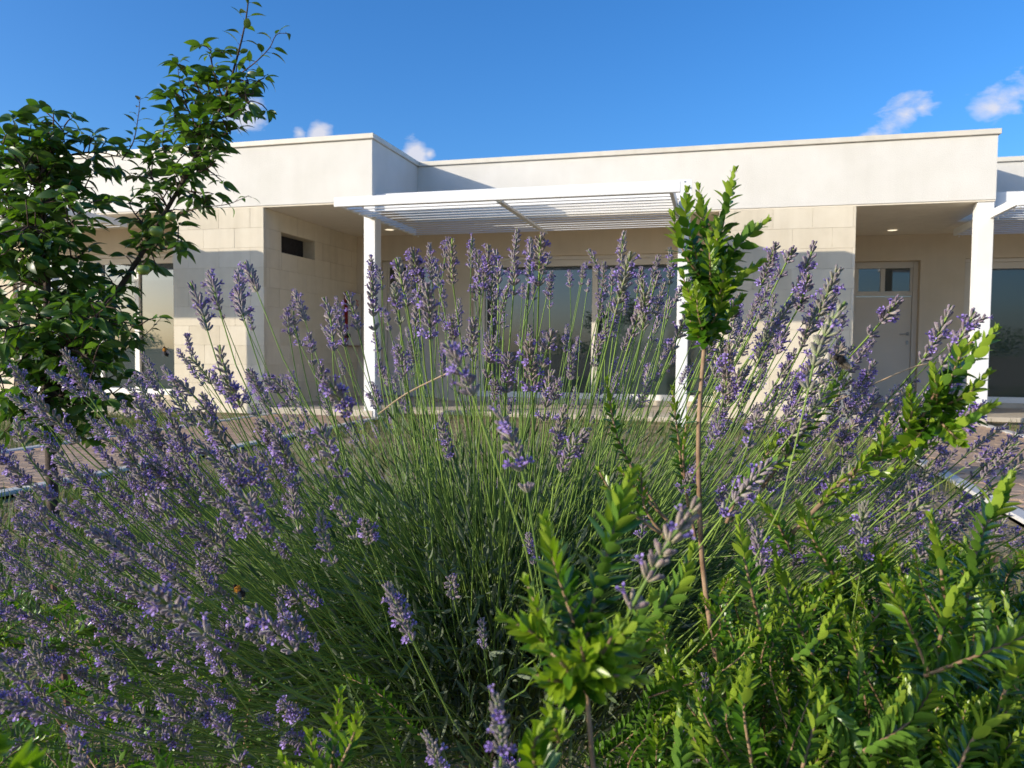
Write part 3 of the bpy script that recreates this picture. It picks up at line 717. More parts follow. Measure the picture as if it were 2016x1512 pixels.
    for (x, y, k, r) in ((136, 377, -.12, .031), (82, 520, -.16, .028), (337, 427, -.14, .022), (307, 456, -.14, .028), (282, 532, -.14, .026)):
        c = T(x, y, k); b = MB(); n, mm = 14, 10; V = []
        for j in range(mm+1):
            th = math.pi*j/mm; rr = math.sin(th)*(1+.08*math.cos(th)); zz = math.cos(th)*(.92 if th < 1.57 else .85)-(.18*math.exp(-(th/.35)**2))+.1*math.exp(-((math.pi-th)/.35)**2)
            for i in range(n): V.append((c.x+r*rr*math.cos(6.2832*i/n), c.y+r*rr*math.sin(6.2832*i/n), c.z+r*zz))
        b.add(V, [(j*n+i, (j+1)*n+i, (j+1)*n+(i+1) % n, j*n+(i+1) % n) for j in range(mm) for i in range(n)], 'apple')
        b.tube([c+Vector((0,0,r*.7)), c+Vector((.004, .002, r*1.2)), c+Vector((.012, .005, r*1.6))], .0016, 'twig', 5); b.build('apple', root, smooth=True)
apple_tree()

# ------------------------------------------------------------------ lavender
def calyx_tpl():
    """ribbed tube 1 long along +X"""
    V = []; F = []; seg = 5; prof = ((0, .055), (.25, .115), (.62, .160), (.9, .135), (1.0, .08))
    for x, r in prof:
        for k in range(seg): V.append((x, r*math.cos(6.2832*k/seg), r*math.sin(6.2832*k/seg)))
    for i in range(len(prof)-1):
        for k in range(seg): F.append((i*seg+k, i*seg+(k+1) % seg, (i+1)*seg+(k+1) % seg, (i+1)*seg+k))
    F.append(tuple((len(prof)-1)*seg+k for k in range(seg)))
    return np.array(V, np.float32), F, np.repeat([p[0] for p in prof], seg)
def floret_tpl():
    """two-lipped violet corolla at the mouth of a calyx, opening along +X"""
    V = []; F = []; seg = 5
    for x, r in ((0, .10), (.30, .15)):
        for k in range(seg): V.append((x, r*math.cos(6.2832*k/seg), r*math.sin(6.2832*k/seg)))
    F += [(k, (k+1) % seg, seg+(k+1) % seg, seg+k) for k in range(seg)]
    for k in range(seg):
        a = 6.2832*(k+.5)/seg; o = len(V); c, s = math.cos(a), math.sin(a); L = .42 if k in (0, 1) else .32
        V += [(.52, L*c-.13*s, L*s+.13*c), (.56, (L+.06)*c, (L+.06)*s), (.52, L*c+.13*s, L*s-.13*c)]
        F.append((seg+k, seg+(k+1) % seg, o)); F.append((seg+k, o, o+1, o+2)) if False else F.append((seg+(k+1) % seg, seg+k, o+2, o+1, o))
    return np.array(V, np.float32), F
CAL = calyx_tpl(); FLO = floret_tpl()
def spike_soup(b, Mx, seed, L, rich, bloom):
    """one flower head along +Z from 0 to L: whorls of calyces with a few open florets, in matrix Mx"""
    r = random.Random(seed); cm = []; fm = []; age = None
    nW = max(4, int(round(L/.0062))); z = 0.0
    zs = []
    if r.random() < .6: zs.append(0.0); gap = r.uniform(.010, .022)     # a lower whorl set apart
    else: gap = 0
    z = gap
    while z < L-.002: zs.append(z); z += r.uniform(.0056, .0078)*(1.18-.35*z/L)
    bx, by = r.gauss(0, .10), r.gauss(0, .10)
    axis = lambda q: Vector((bx*q*q/L, by*q*q/L, q))
    for wi, q in enumerate(zs):
        u = q/L; k = int(round((8 if rich else 6)*(1-.45*max(0, u-.55)/.45))); k = max(3, k); a0 = r.uniform(0, 6.28)
        t = (Vector((2*bx*q/L, 2*by*q/L, 1))).normalized()
        for i in range(k):
            a = a0+6.2832*i/k+r.uniform(-.25, .25); el = math.radians(r.uniform(38, 64) + 24*max(0, u-.6)/.4)
            sd = Vector((math.cos(a), math.sin(a), 0)); sd = (sd-t*sd.dot(t)).normalized()
            dv = sd*math.cos(el)+t*math.sin(el); p = axis(q)+sd*.0012+t*r.uniform(-.001, .001)
            ln = r.uniform(.0070, .0094)*(1-.25*max(0, u-.7)/.3)
            m = leaf_M(p, dv, t, ln, r.uniform(.9, 1.15)); cm.append(np.array(Mx @ m))
            if r.random() < bloom*(1.25 if u < .75 else .5):
                m2 = leaf_M(p+dv*ln*.92, dv+sd*.25+Vector((0,0,-.1)), t, r.uniform(.0075, .0100), 1, r.uniform(0, 6)); fm.append(np.array(Mx @ m2))
    b.many(CAL[0], CAL[1], cm, 'calyx', CAL[2]); b.many(FLO[0], FLO[1], fm, 'floret')
    pts = [Mx @ axis(L*i/5) for i in range(6)]; b.tube(pts, [.0011*Mx.to_scale().x]*6, 'lstem', 4, False)
LBASE = I(985, 756, 1.28); LBASE.z = 0.0
def lavender():
    root = empty('lavender_bush', LBASE, 'large lavender bush in purple bloom filling the foreground, stalks fanning out', 'lavender')
    C = Vector((LBASE.x, LBASE.y, .36))
    VAR = []
    for v in range(24):
        L = (.034, .040, .046, .052, .058, .044, .050, .062, .038, .055, .048, .036, .066, .042, .050, .057, .039, .045, .060, .033, .047, .053, .041, .064)[v]
        b = MB(); spike_soup(b, Matrix.Identity(4), 100+v, L, v % 3 != 0, (.09, .12, .18, .06, .14, .16, .21)[v % 7]); VAR.append((L, b.mesh('flower_spike', smooth=True)))
    DRY = None
    heads = []   # (position of head base, direction, variant, scale)
    stems = MB(); leafm = []
    def stalk(tip_base, direction, var=None, sc=1.0, base=None, r=.00105):
        if base is None:
            hd = Vector((tip_base.x-C.x, tip_base.y-C.y, 0)); k = min(hd.length/.75, 1)
            hdn = hd.normalized() if hd.length > 1e-4 else Vector((1,0,0))
            base = C + hdn*(.05+.17*k)*R.uniform(.6, 1.2) + Vector((R.gauss(0,.045), R.gauss(0,.045), R.uniform(-.10, .05)-.12*k))
        dist = (tip_base-base).length
        c1 = base + ((tip_base-base).normalized()*.5+Vector((0,0,.22))).normalized()*dist*.4
        c2 = tip_base - direction.normalized()*dist*.35
        P = []
        for i in range(8):
            t = i/7; P.append(base*(1-t)**3 + c1*3*t*(1-t)**2 + c2*3*t*t*(1-t) + tip_base*t**3)
        if var is None: var = R.randrange(len(VAR))
        heads.append((tip_base, direction.normalized(), var, sc, P))
        for i in range(R.randint(3, 6)):                     # narrow leaves on the lower stalk
            t = R.uniform(.02, .42); k = int(t*7); p = P[k].lerp(P[k+1], t*7-k); a = R.uniform(0, 6.28)
            tt = (P[k+1]-P[k]).normalized(); s = Matrix.Rotation(a, 3, tt) @ tt.orthogonal().normalized()
            leafm.append(np.array(leaf_M(p, tt*.8+s*.6, s, R.uniform(.025, .05))))
        return P
    # stalks that stand out in the photograph: tip, lower end of the head, depth, where the stalk goes
    HERO = [((887, 668), (930, 778), .50, .50, 5), ((1002, 806), (1038, 968), .53, .54, 7), ((1348, 988), (1245, 1195), .40, .42, 12), ((998, 1378), (985, 1520), .40, .41, 7), ((862, 1480), (870, 1540), .55, .55, 3),
            ((762, 1150), (812, 1262), .62, .62, 4), ((948, 1215), (953, 1278), .80, .80, 5), ((1502, 1022), (1497, 1132), .70, .70, 3), ((1686, 990), (1698, 1100), .70, .71, 4), ((1615, 590), (1592, 765), .62, .62, 12),
            ((1650, 535), (1595, 655), .95, 1.0, 4), ((1622, 480), (1565, 570), 1.15, 1.2, 3), ((1568, 472), (1535, 545), 1.2, 1.25, 8), ((1530, 475), (1500, 560), 1.15, 1.2, 4), ((1772, 590), (1712, 660), 1.05, 1.1, 2), ((1890, 615), (1815, 710), .95, 1.0, 3),
            ((1925, 622), (1855, 720), .70, .74, 9), ((1600, 545), (1570, 610), 1.1, 1.15, 5), ((388, 562), (408, 650), 1.15, 1.12, 3), ((414, 530), (428, 598), 1.2, 1.18, 1), ((458, 530), (478, 620), 1.15, 1.12, 4), ((487, 512), (506, 574), 1.1, 1.08, 5),
            ((928, 466), (927, 528), 1.25, 1.25, 3), ((881, 470), (873, 530), 1.3, 1.3, 2), ((1024, 452), (1010, 512), 1.35, 1.35, 5), ((1052, 470), (1042, 540), 1.3, 1.3, 4), ((983, 492), (981, 585), 1.15, 1.15, 9), ((1228, 452), (1222, 520), 1.4, 1.4, 3),
            ((1172, 488), (1180, 545), 1.3, 1.3, 6), ((1086, 500), (1068, 540), 1.35, 1.35, 0), ((1325, 492), (1318, 560), 1.15, 1.15, 4), ((1360, 600), (1322, 690), .95, .95, 9), ((820, 555), (818, 640), 1.1, 1.1, 4), ((752, 530), (752, 570), 1.3, 1.3, 0),
            ((848, 505), (862, 560), 1.25, 1.22, 4), ((728, 548), (738, 650), 1.15, 1.15, 7), ((565, 606), (570, 660), 1.2, 1.2, 1), ((578, 570), (600, 630), 1.2, 1.18, 4), ((690, 575), (705, 650), 1.2, 1.2, 6), ((660, 585), (655, 690), 1.05, 1.05, 12),
            ((125, 690), (175, 780), .95, .97, 4), ((15, 1280), (60, 1360), .62, .66, 12), ((30, 720), (70, 800), .9, .92, 7), ((330, 1220), (395, 1290), .70, .72, 12), ((405, 1245), (440, 1330), .68, .7, 4), ((160, 1160), (215, 1250), .8, .82, 4),
            ((50, 1270), (100, 1340), .7, .72, 9), ((150, 1478), (165, 1512), .6, .6, 5), ((440, 1400), (470, 1500), .62, .62, 12), ((560, 945), (590, 1050), .78, .78, 7), ((650, 970), (700, 1060), .78, .78, 12), ((540, 1190), (580, 1270), .75, .76, 4), ((860, 820), (885, 905), .85, .85, 4),
            ((1270, 1000), (1262, 1060), .95, .95, 1), ((1040, 1050), (1052, 1110), .9, .9, 1), ((1075, 730), (1072, 830), .95, .95, 9), ((1100, 800), (1095, 900), .9, .9, 4), ((1385, 1330), (1395, 1385), .7, .7, 0), ((1355, 1420), (1370, 1500), .7, .7, 5), ((1655, 850), (1660, 900), .85, .86, 2)]
    for (tx, ty), (bx, by), d1, d0, v in HERO:
        tip = I(tx, ty, d1); bs = I(bx, by, d0); L = (tip-bs).length; sc = L/VAR[v][0]
        stalk(bs, tip-bs, v, min(max(sc, .75), 1.5))
    # the rest of the bush
    def grow(count, test, zmin=.10, zmax=.99, ax=None):
        n = 0; tries = 0
        while n < count and tries < 40000:
            tries += 1
            ph = R.uniform(0, 6.2832); cz = R.uniform(zmin, zmax); sz = math.sqrt(1-cz*cz)
            dv = Vector((math.cos(ph)*sz, math.sin(ph)*sz, cz))
            rr = R.gauss(.65, .055) if cz > .5 else R.gauss(.62, .08)
            rr *= 1 + .22*max(0, abs(dv.x)-.4)
            tipb = C + dv*rr; x, y, d = J(tipb)
            if d < .52 or y < (625 if x < 720 else 545): continue
            if R.random() > test(x, y, d): continue
            direction = dv*.9 + Vector((0, 0, .55)) + Vector((R.gauss(0, .12), R.gauss(0, .12), R.gauss(0, .08)))
            stalk(tipb, direction, None, R.choice((R.uniform(.68, .95), R.uniform(.9, 1.22)))); n += 1
    def whole(x, y, d):
        keep = 1.0
        if 760 < x < 1330 and y > 820: keep = .30
        if 520 < x <= 760 and y > 1000: keep = .95
        if x > 1250 and y > 1030: keep = .22
        if y > 1250 and x > 700: keep = .08
        if x < 740 and y < 800: keep = .42
        if x < 640 and y > 900: keep = 1
        if 740 <= x < 1320 and y < 760: keep = .66
        if x >= 1320 and y < 760: keep = .62
        return keep
    grow(430, whole)
    grow(270, lambda x, y, d: (1 if y > 880 else .45) if -60 < x < 660 and 760 < y < 1500 else 0, .02, .9)
    grow(110, lambda x, y, d: (1 if y > 700 else .4) if 1380 < x < 2080 and 600 < y < 1000 else 0, .10, .95)
    grow(60, lambda x, y, d: 1 if 1700 < x < 2080 and 860 < y < 1080 else 0, .02, .8)
    grow(40, lambda x, y, d: 1 if 760 < x < 1330 and 570 < y < 800 else 0, .3, .99)
    def shown(h):
        x, y, d = J(h[0]); return (VAR[h[2]][0]*h[3]/d) if (-30 < x < 2046 and -30 < y < 1540) else 0
    heads.sort(key=lambda h: -shown(h))
    rest = MB()
    for i, (p, dv, v, sc, P) in enumerate(heads):
        q = frame_of(dv, Vector((R.uniform(-1,1), R.uniform(-1,1), R.uniform(-1,1)))); f = Matrix((q.col[1], q.col[2], q.col[0])).transposed()
        mx = (f*sc).to_4x4(); mx.translation = p
        rr = [.00098*sc]*5 + [.00085*sc]*3
        if i < 300:
            sb = MB(); sb.tube(P, rr, 'lstem', 4, False); so = sb.build('flower_stalk', root, smooth=True)
            link('flower_spike', VAR[v][1], so, Matrix.Translation(-root.location) @ mx)
            continue
        stems.tube(P, rr, 'lstem', 4, False)
        if False: pass
        else: spike_soup(rest, mx, 100+v, VAR[v][0], v % 3 != 0, .12)
    rest.build('flower_spike', root, smooth=True, kind='stuff'); stems.build('flower_stalk', root, kind='stuff')
    # leafless young shoots and the grey-green leafy mound
    sh = MB()
    for i in range(2300):
        ph = R.uniform(0, 6.2832); cz = R.uniform(.15, 1); sz = math.sqrt(1-cz*cz); dv = Vector((math.cos(ph)*sz, math.sin(ph)*sz, cz))
        b0 = C + Vector((dv.x*.15*R.random(), dv.y*.15*R.random(), R.uniform(-.12, .05))); L = R.uniform(.22, .50)
        tip = b0 + dv*L + Vector((R.gauss(0,.03), R.gauss(0,.03), R.gauss(0,.02))); x, y, d = J(tip)
        if d < .58 or (y > 1300 and x > 700): continue
        mid = b0.lerp(tip, .5) + Vector((0, 0, .05*L+R.gauss(0, .01)))
        sh.tube([b0, b0.lerp(mid, .55)+Vector((0,0,.01)), mid, mid.lerp(tip, .5)+Vector((0,0,.008)), tip], [.0011, .0011, .001, .0009, .0005], 'lstem', 4, False)
        for k in range(R.randint(2, 6)):
            t = R.uniform(.15, .98); p = b0.lerp(mid, t*2) if t < .5 else mid.lerp(tip, t*2-1); a = R.uniform(0, 6.28); s = Matrix.Rotation(a, 3, dv) @ dv.orthogonal().normalized()
            leafm.append(np.array(leaf_M(p, dv*.85+s*.55, s, R.uniform(.02, .045))))
    sh.build('shoot', root, kind='stuff')
    for i in range(8200):
        ph = R.uniform(0, 6.2832); cz = R.uniform(-.1, 1); sz = math.sqrt(max(0, 1-cz*cz)); dv = Vector((math.cos(ph)*sz, math.sin(ph)*sz, cz)); rr = R.uniform(.14, .33) if R.random() < .6 else R.uniform(.3, .47)
        p = C + Vector((dv.x*rr*1.25, dv.y*rr*1.15, dv.z*rr*.8-.06))
        if J(p)[2] < .6: continue
        leafm.append(np.array(leaf_M(p, dv+Vector((R.gauss(0,.5), R.gauss(0,.5), R.gauss(.3,.5))), Vector((R.gauss(0,1), R.gauss(0,1), 1)), R.uniform(.022, .05))))
    lt_ = leaf_tpl(.055, .5, .12, 4, (.9, .5)); lv = MB(); lv.many(lt_[0], lt_[1], leafm, 'lleaf'); lv.build('foliage', root, smooth=True, kind='stuff')
    # woody base
    w = MB()
    for i in range(26):
        a = R.uniform(0, 6.28); e = C + Vector((math.cos(a)*R.uniform(.03, .2), math.sin(a)*R.uniform(.03, .2), R.uniform(-.1, .02)))
        w.tube([(C.x+R.gauss(0,.03), C.y+R.gauss(0,.03), -.01), tuple(Vector((C.x, C.y, .12)).lerp(e, .4)), tuple(e)], [.010, .007, .003], 'bark', 6)
    w.build('woody_base', root, smooth=True)
    # a dry bent straw and a broken head
    s = MB(); s.tube(bez([I(1560, 830, 1.0), I(1700, 765, .98), I(1800, 722, .95), I(1856, 712, .93)], 12), .0009, 'drystem', 5); s.build('dry_stalk', root)
    s = MB(); s.tube(bez([I(745, 815, .95), I(800, 775, .93), I(880, 735, .9)], 10), .0009, 'drystem', 5); s.build('dry_stalk', root)
    return heads
HEADS = lavender()

# ------------------------------------------------------------------ glossy myrtle shrubs
MT = [leaf_tpl(.19, .28, .10, 6, (.95, .66)), leaf_tpl(.175, .38, .18, 6, (.92, .66)), leaf_tpl(.205, .2, .05, 6, (1.0, .64)), leaf_tpl(.235, .22, .08, 6, (.9, .72)), leaf_tpl(.21, .32, .14, 6, (.88, .72)), leaf_tpl(.25, .16, .04, 6, (.95, .72)), leaf_tpl(.25, .25, .12, 6, (1.0, .7))]
class Shrub:
    def __init__(s, loc, label, group=None): s.root = empty('myrtle_shrub', loc, label, 'shrub', group); s.lv = []
    def sprig(s, pts, LL=.024, step=.0050, r0=.0015, start=0.0, open_=52, young=.30, n=14, fam=0):
        P = bez(pts, n); L = sum((b-a).length for a, b in zip(P[:-1], P[1:]))
        b = MB(); b.tube(P, [r0*(1-.55*i/(len(P)-1)) for i in range(len(P))], 'mstem', 6); b.build('branch', s.root, smooth=True)
        pos, L = along(P, step); a = R.uniform(0, 6.28)
        for p, t, q in pos:
            u = q/max(L, 1e-6)
            if u < start: continue
            a += math.pi/2 + R.gauss(0, .12); fromtip = (L-q)
            grow = min(1, .40+fromtip/.045); op = math.radians(open_*(.35+.65*min(1, fromtip/.05)) + R.gauss(0, 7))
            o = t.orthogonal().normalized()
            for h in (0, math.pi):
                sd = Matrix.Rotation(a+h, 3, t) @ o; dv = t*math.cos(op)+sd*math.sin(op)
                yk = fromtip < young*.10+.004 and R.random() < .9
                s.lv.append((leaf_M(p+sd*r0*.6, dv+Vector((R.gauss(0,.06), R.gauss(0,.06), R.gauss(0,.06))), t*1.0-sd*.15, LL*grow*R.uniform(.82, 1.12), R.uniform(.88, 1.1), R.gauss(0, .2)), 'mleafy' if yk else 'mleaf', fam+R.randrange(3)))
        t = (P[-1]-P[-2]).normalized(); o = t.orthogonal().normalized()
        for k in range(5):                                    # closed young tip
            sd = Matrix.Rotation(k*2.4, 3, t) @ o; s.lv.append((leaf_M(P[-1], t+sd*.35, -sd, LL*R.uniform(.40, .62)), 'mleafy', fam+R.randrange(3)))
    def px(s, pts, **k): s.sprig([I(*p) for p in pts], **k)
    def bare(s, pts, r0, r1): P = bez(pts, 14); b = MB(); b.tube(P, [r0+(r1-r0)*i/14 for i in range(15)], 'mstem', 8); b.build('branch', s.root, smooth=True)
    def done(s):
        finish_leaves(s.root, s.lv, MT, 'leaf')
def myrtles():
    gb = I(1640, 756, .95); gb.z = 0
    A = Shrub(gb, 'glossy green myrtle shrub at lower right, its tall leafy shoot rising over the lavender', 'glossy myrtle shrubs around the lavender')
    # tall shoot with its crown
    D = .80
    A.bare([I(1500, 1700, D-.05), I(1420, 1350, D-.03), I(1385, 1130, D), I(1376, 960, D), I(1376, 830, D), I(1386, 690, D)], .0031, .0022)
    A.px([(1386, 690, D), (1392, 620, D), (1400, 550, D), (1410, 480, D-.01), (1416, 440, D)], r0=.0022, start=.02, LL=.020, step=.0046, fam=3)
    K = dict(LL=.0188, r0=.0012, step=.0047, open_=54, fam=3)
    for pts in ([(1398, 580, D), (1366, 490, D-.02), (1350, 430, D-.02), (1352, 380, D-.02)], [(1402, 540, D), (1390, 460, D-.02), (1382, 420, D-.02), (1376, 374, D-.02)],
                [(1408, 520, D), (1424, 440, D+.01), (1434, 390, D+.01), (1445, 341, D+.01)], [(1404, 550, D), (1445, 495, D-.01), (1475, 462, D), (1505, 438, D)],
                [(1396, 600, D), (1440, 565, D-.01), (1465, 540, D-.01), (1492, 520, D-.01)], [(1398, 570, D), (1354, 510, D-.02), (1334, 465, D-.02), (1326, 430, D-.02)],
                [(1392, 650, D), (1366, 600, D-.02), (1350, 560, D-.03), (1345, 545, D-.03)], [(1394, 630, D), (1420, 570, D-.03), (1425, 520, D-.04)], [(1390, 668, D), (1375, 620, D-.03), (1372, 570, D-.04)],
                [(1390, 665, D), (1425, 625, D+.02), (1455, 590, D+.02)], [(1400, 580, D), (1398, 520, D-.04), (1396, 470, D-.05)], [(1400, 570, D), (1372, 520, D+.02), (1362, 470, D+.02)], [(1400, 560, D), (1440, 520, D+.02), (1450, 480, D+.02)],
                [(1388, 680, D), (1362, 640, D-.01), (1356, 610, D-.01)], [(1390, 655, D), (1410, 620, D-.02), (1432, 560, D-.03)], [(1402, 540, D), (1410, 490, D-.03), (1412, 450, D-.03)]):
        A.px(pts, **K)
    for y in (655, 668, 690, 705, 745, 770, 800, 830, 850, 880, 905, 930, 955, 975, 1000, 1030, 1060): # single leaves left on the bare stem
        p = I(1386-(y-690)*.06, y, D); a = R.uniform(-1, 1)
        A.lv.append((leaf_M(p, CR*(1 if R.random() < .7 else -1)+Vector((0, 0, -.1)), Vector((0, 0, 1)), .020), 'mleaf', 3))
    A.lv.append((leaf_M(I(1384, 662, D-.01), CR*.5+CU*.3, -CF, .018), 'mleafy', 6))
    # shoots standing in the lavender
    for pts, ll in (([(1300, 1010, .93), (1235, 905, .93), (1210, 840, .93), (1195, 752, .93)], .0163), ([(1370, 1060, .9), (1345, 940, .9), (1335, 860, .9), (1324, 768, .9)], .0149), ([(1355, 1000, .9), (1345, 900, .88), (1352, 830, .87)], .0136),
                    ([(1500, 960, .85), (1560, 880, .85), (1610, 810, .85), (1655, 742, .85)], .0183), ([(1440, 1000, .85), (1500, 910, .84), (1535, 850, .84)], .0170), ([(1330, 1040, .8), (1260, 970, .8), (1225, 930, .78)], .0149), ([(1310, 1060, .8), (1270, 1000, .8), (1262, 930, .8)], .0149),
                    ([(1430, 1030, .8), (1460, 960, .8), (1510, 920, .8), (1560, 905, .8)], .0163), ([(1300, 1050, .78), (1220, 990, .77), (1180, 930, .76)], .0149)):
        A.px(pts, LL=ll, start=.25, r0=.0022)
    # arching branch at the right
    A.bare([I(1560, 1050, .72), I(1690, 920, .72), I(1800, 850, .72), I(1870, 790, .72)], .0024, .0016)
    for k in range(11):
        u = k/10; bx, by = 1590+270*u, 1020-225*u; dx = R.uniform(15, 60); A.px([(bx, by, .72), (bx+dx*.5, by-25*R.uniform(.6, 1.4), .715), (bx+dx, by-60*R.uniform(.6, 1.4), .71)] if k % 2 else [(bx, by, .72), (bx+dx*.7, by+4, .715), (bx+dx*1.5, by-8*R.uniform(.5, 2), .71)], LL=.0165, r0=.0012, step=.0042)
    for pts in ([(1690, 918, .72), (1740, 880, .72), (1770, 870, .72)], [(1780, 860, .72), (1795, 815, .71), (1790, 775, .70)], [(1800, 850, .72), (1850, 760, .70), (1900, 720, .69), (1955, 655, .68)], [(1840, 810, .72), (1845, 770, .70), (1838, 730, .70)],
                [(1850, 800, .72), (1900, 780, .7), (1940, 740, .69)], [(1840, 830, .72), (1890, 830, .7), (1950, 800, .69)], [(1860, 790, .72), (1890, 700, .7), (1915, 670, .69)], [(1820, 840, .72), (1800, 870, .7), (1770, 890, .68)], [(1840, 820, .72), (1870, 850, .69), (1890, 870, .67)]):
        A.px(pts, LL=.0185, r0=.0015, step=.0045, fam=3)
    # near sprigs at the right
    for pts, ll in (([(1880, 1290, .60), (1905, 1170, .60), (1930, 1060, .60), (1985, 945, .60)], .0208), ([(1860, 1180, .60), (1848, 1090, .60), (1833, 1025, .60)], .0187), ([(1830, 1330, .58), (1790, 1230, .58), (1748, 1148, .58)], .0187), ([(1850, 1260, .57), (1870, 1190, .57), (1895, 1150, .57)], .0180),
                    ([(1820, 1330, .55), (1900, 1300, .53), (2000, 1260, .52), (2060, 1240, .52)], .0194), ([(1600, 1290, .66), (1560, 1200, .66), (1525, 1085, .66)], .0158), ([(1560, 1300, .62), (1620, 1250, .62), (1650, 1190, .62)], .0158), ([(1500, 1250, .64), (1470, 1120, .64), (1455, 1030, .65)], .0158),
                    ([(1640, 1130, .7), (1600, 1060, .7), (1575, 1000, .7)], .0172), ([(1560, 1090, .72), (1530, 1030, .72), (1500, 990, .72)], .0158), ([(1960, 1420, .55), (1990, 1330, .55), (2030, 1280, .55)], .0180), ([(1620, 1380, .6), (1680, 1440, .6), (1760, 1460, .6)], .0187), ([(1700, 1480, .56), (1790, 1420, .56), (1850, 1330, .56)], .0201),
                    ([(1480, 1500, .6), (1465, 1400, .6), (1475, 1310, .6)], .0172), ([(1580, 1512, .58), (1600, 1440, .58), (1625, 1370, .58)], .0172), ([(1880, 1530, .54), (1920, 1450, .54), (1985, 1400, .54)], .0187), ([(1330, 1330, .72), (1310, 1260, .72), (1290, 1190, .72)], .0136)):
        A.px(pts, LL=ll*1.02, r0=.0016, step=.0033)
    # body of the shrub: many sprigs rising out of it
    n = 0
    while n < 430:
        x = R.uniform(1290, 2080); y = R.uniform(1060, 1560); low = 1080 + max(0, 1500-x)*.75
        if x < 1650 and y < 1130: continue
        if y < low-(60 if x > 1500 else 0): continue
        d = R.uniform(.66, 1.05) if y < 1300 else R.uniform(.60, .98); tip = I(x, y, d)
        ang = R.gauss(0, .5); base = tip + Vector((-math.sin(ang)*.09+R.gauss(0, .03), R.gauss(0, .05), -R.uniform(.07, .13)))
        mid = base.lerp(tip, .5)+Vector((R.gauss(0,.012), R.gauss(0,.012), .006))
        A.sprig([base, mid, tip], LL=R.uniform(.0115, .0165), r0=.0011, step=.0034, open_=R.uniform(40, 56), fam=R.choice((0, 0, 3))); n += 1
    for k in range(9):
        a = R.uniform(0, 6.28); e = I(R.uniform(1380, 2000), R.uniform(1250, 1500), R.uniform(.62, .95))
        A.bare([gb+Vector((R.gauss(0,.04), R.gauss(0,.04), -.01)), gb.lerp(e, .45)+Vector((R.gauss(0,.03), R.gauss(0,.03), .03)), e], .0045, .0010)
    A.done()
    # near shrub in the middle foreground, out of focus
    bb = I(1170, 756, .44); bb.z = 0
    B = Shrub(bb, 'blurred glossy myrtle shrub close to the lens at bottom centre', 'glossy myrtle shrubs around the lavender')
    E = .44
    B.bare([bb, I(1205, 2900, E), I(1200, 2250, E), I(1190, 1750, E), I(1165, 1480, E), I(1150, 1300, E)], .0021, .0013)
    for pts, ll in (([(1150, 1300, E), (1165, 1200, E), (1195, 1090, E), (1238, 945, E)], .0202), ([(1150, 1280, E), (1125, 1210, E), (1095, 1120, E), (1075, 1035, E)], .0187), ([(1120, 1290, E), (1075, 1240, E), (1055, 1190, E), (1040, 1155, E)], .0171), ([(1130, 1310, E), (1080, 1270, E-.01), (1040, 1240, E-.02), (1002, 1222, E-.02)], .0179),
                    ([(1160, 1310, E), (1215, 1260, E-.01), (1250, 1225, E-.01), (1275, 1190, E-.01)], .0179), ([(1150, 1340, E), (1200, 1330, E-.03), (1250, 1335, E-.03)], .0171), ([(1140, 1340, E), (1090, 1340, E-.03), (1050, 1325, E-.03)], .0171), ([(1150, 1350, E), (1150, 1300, E-.04), (1140, 1260, E-.05)], .0171),
                    ([(1150, 1330, E), (1190, 1280, E-.03), (1210, 1240, E-.03)], .0171), ([(1150, 1360, E), (1110, 1310, E-.04), (1085, 1285, E-.04)], .0171), ([(1100, 1460, E), (1090, 1420, E-.01), (1085, 1400, E-.01)], .0187), ([(1060, 1540, E), (1050, 1470, E-.02), (1075, 1430, E-.02)], .0187), ([(1180, 1360, E), (1230, 1300, E+.02), (1290, 1270, E+.02)], .0171),
                    ([(1190, 1320, E+.03), (1280, 1220, E+.05), (1340, 1150, E+.06), (1360, 1090, E+.06)], .0171)):
        B.px(pts, LL=ll*1.0, r0=.0014, step=.0033, n=12)
    B.done()
    # low shrub at the left, half in shade under the lavender
    cb = I(420, 756, .95); cb.z = 0
    Cc = Shrub(cb, 'low spreading myrtle shrub under the lavender at bottom left', 'glossy myrtle shrubs around the lavender')
    for pts, ll in (([(650, 1540, .58), (660, 1450, .58), (668, 1375, .58)], .0184), ([(640, 1540, .57), (620, 1490, .57), (612, 1455, .57)], .0184), ([(665, 1520, .57), (695, 1450, .57), (705, 1400, .57)], .0168), ([(650, 1560, .56), (590, 1530, .56), (560, 1500, .56)], .0176)):
        Cc.px(pts, LL=ll, r0=.0014, step=.0046)
    n = 0
    while n < 95:
        x, y = R.uniform(-60, 780), R.uniform(1180, 1560)
        if y < 1300 and x > 420: continue
        d = R.uniform(.85, 1.45); tip = I(x, y, d)
        if tip.z < .03: continue
        a = R.uniform(0, 6.28); base = tip + Vector((math.cos(a)*.11, math.sin(a)*.08, -R.uniform(.0, .07)))
        Cc.sprig([base, base.lerp(tip, .5)+Vector((0,0,.012)), tip], LL=R.uniform(.0115, .0155), r0=.0011, step=.0042, young=.15); n += 1
    for k in range(5):
        e = I(R.uniform(0, 700), R.uniform(1300, 1520), R.uniform(.9, 1.3)); Cc.bare([cb+Vector((R.gauss(0,.05), R.gauss(0,.05), -.01)), cb.lerp(e, .5)+Vector((0,0,.03)), e], .003, .0012)
    Cc.done()
    # broad dark leaf right in front of the lens, bottom-left corner
    db = I(-120, 756, .36); db.z = 0
    Dd = Shrub(db, 'dark out of focus shrub whose few leaves poke into the bottom left corner', 'glossy myrtle shrubs around the lavender')
    for pts in ([(-140, 1640, .30), (-60, 1570, .30), (30, 1530, .30)], [(-120, 1600, .31), (-90, 1540, .31), (-40, 1490, .31)], [(-60, 1640, .30), (-20, 1590, .30), (20, 1555, .30)]):
        Dd.px(pts, LL=.030, r0=.002, step=.009)
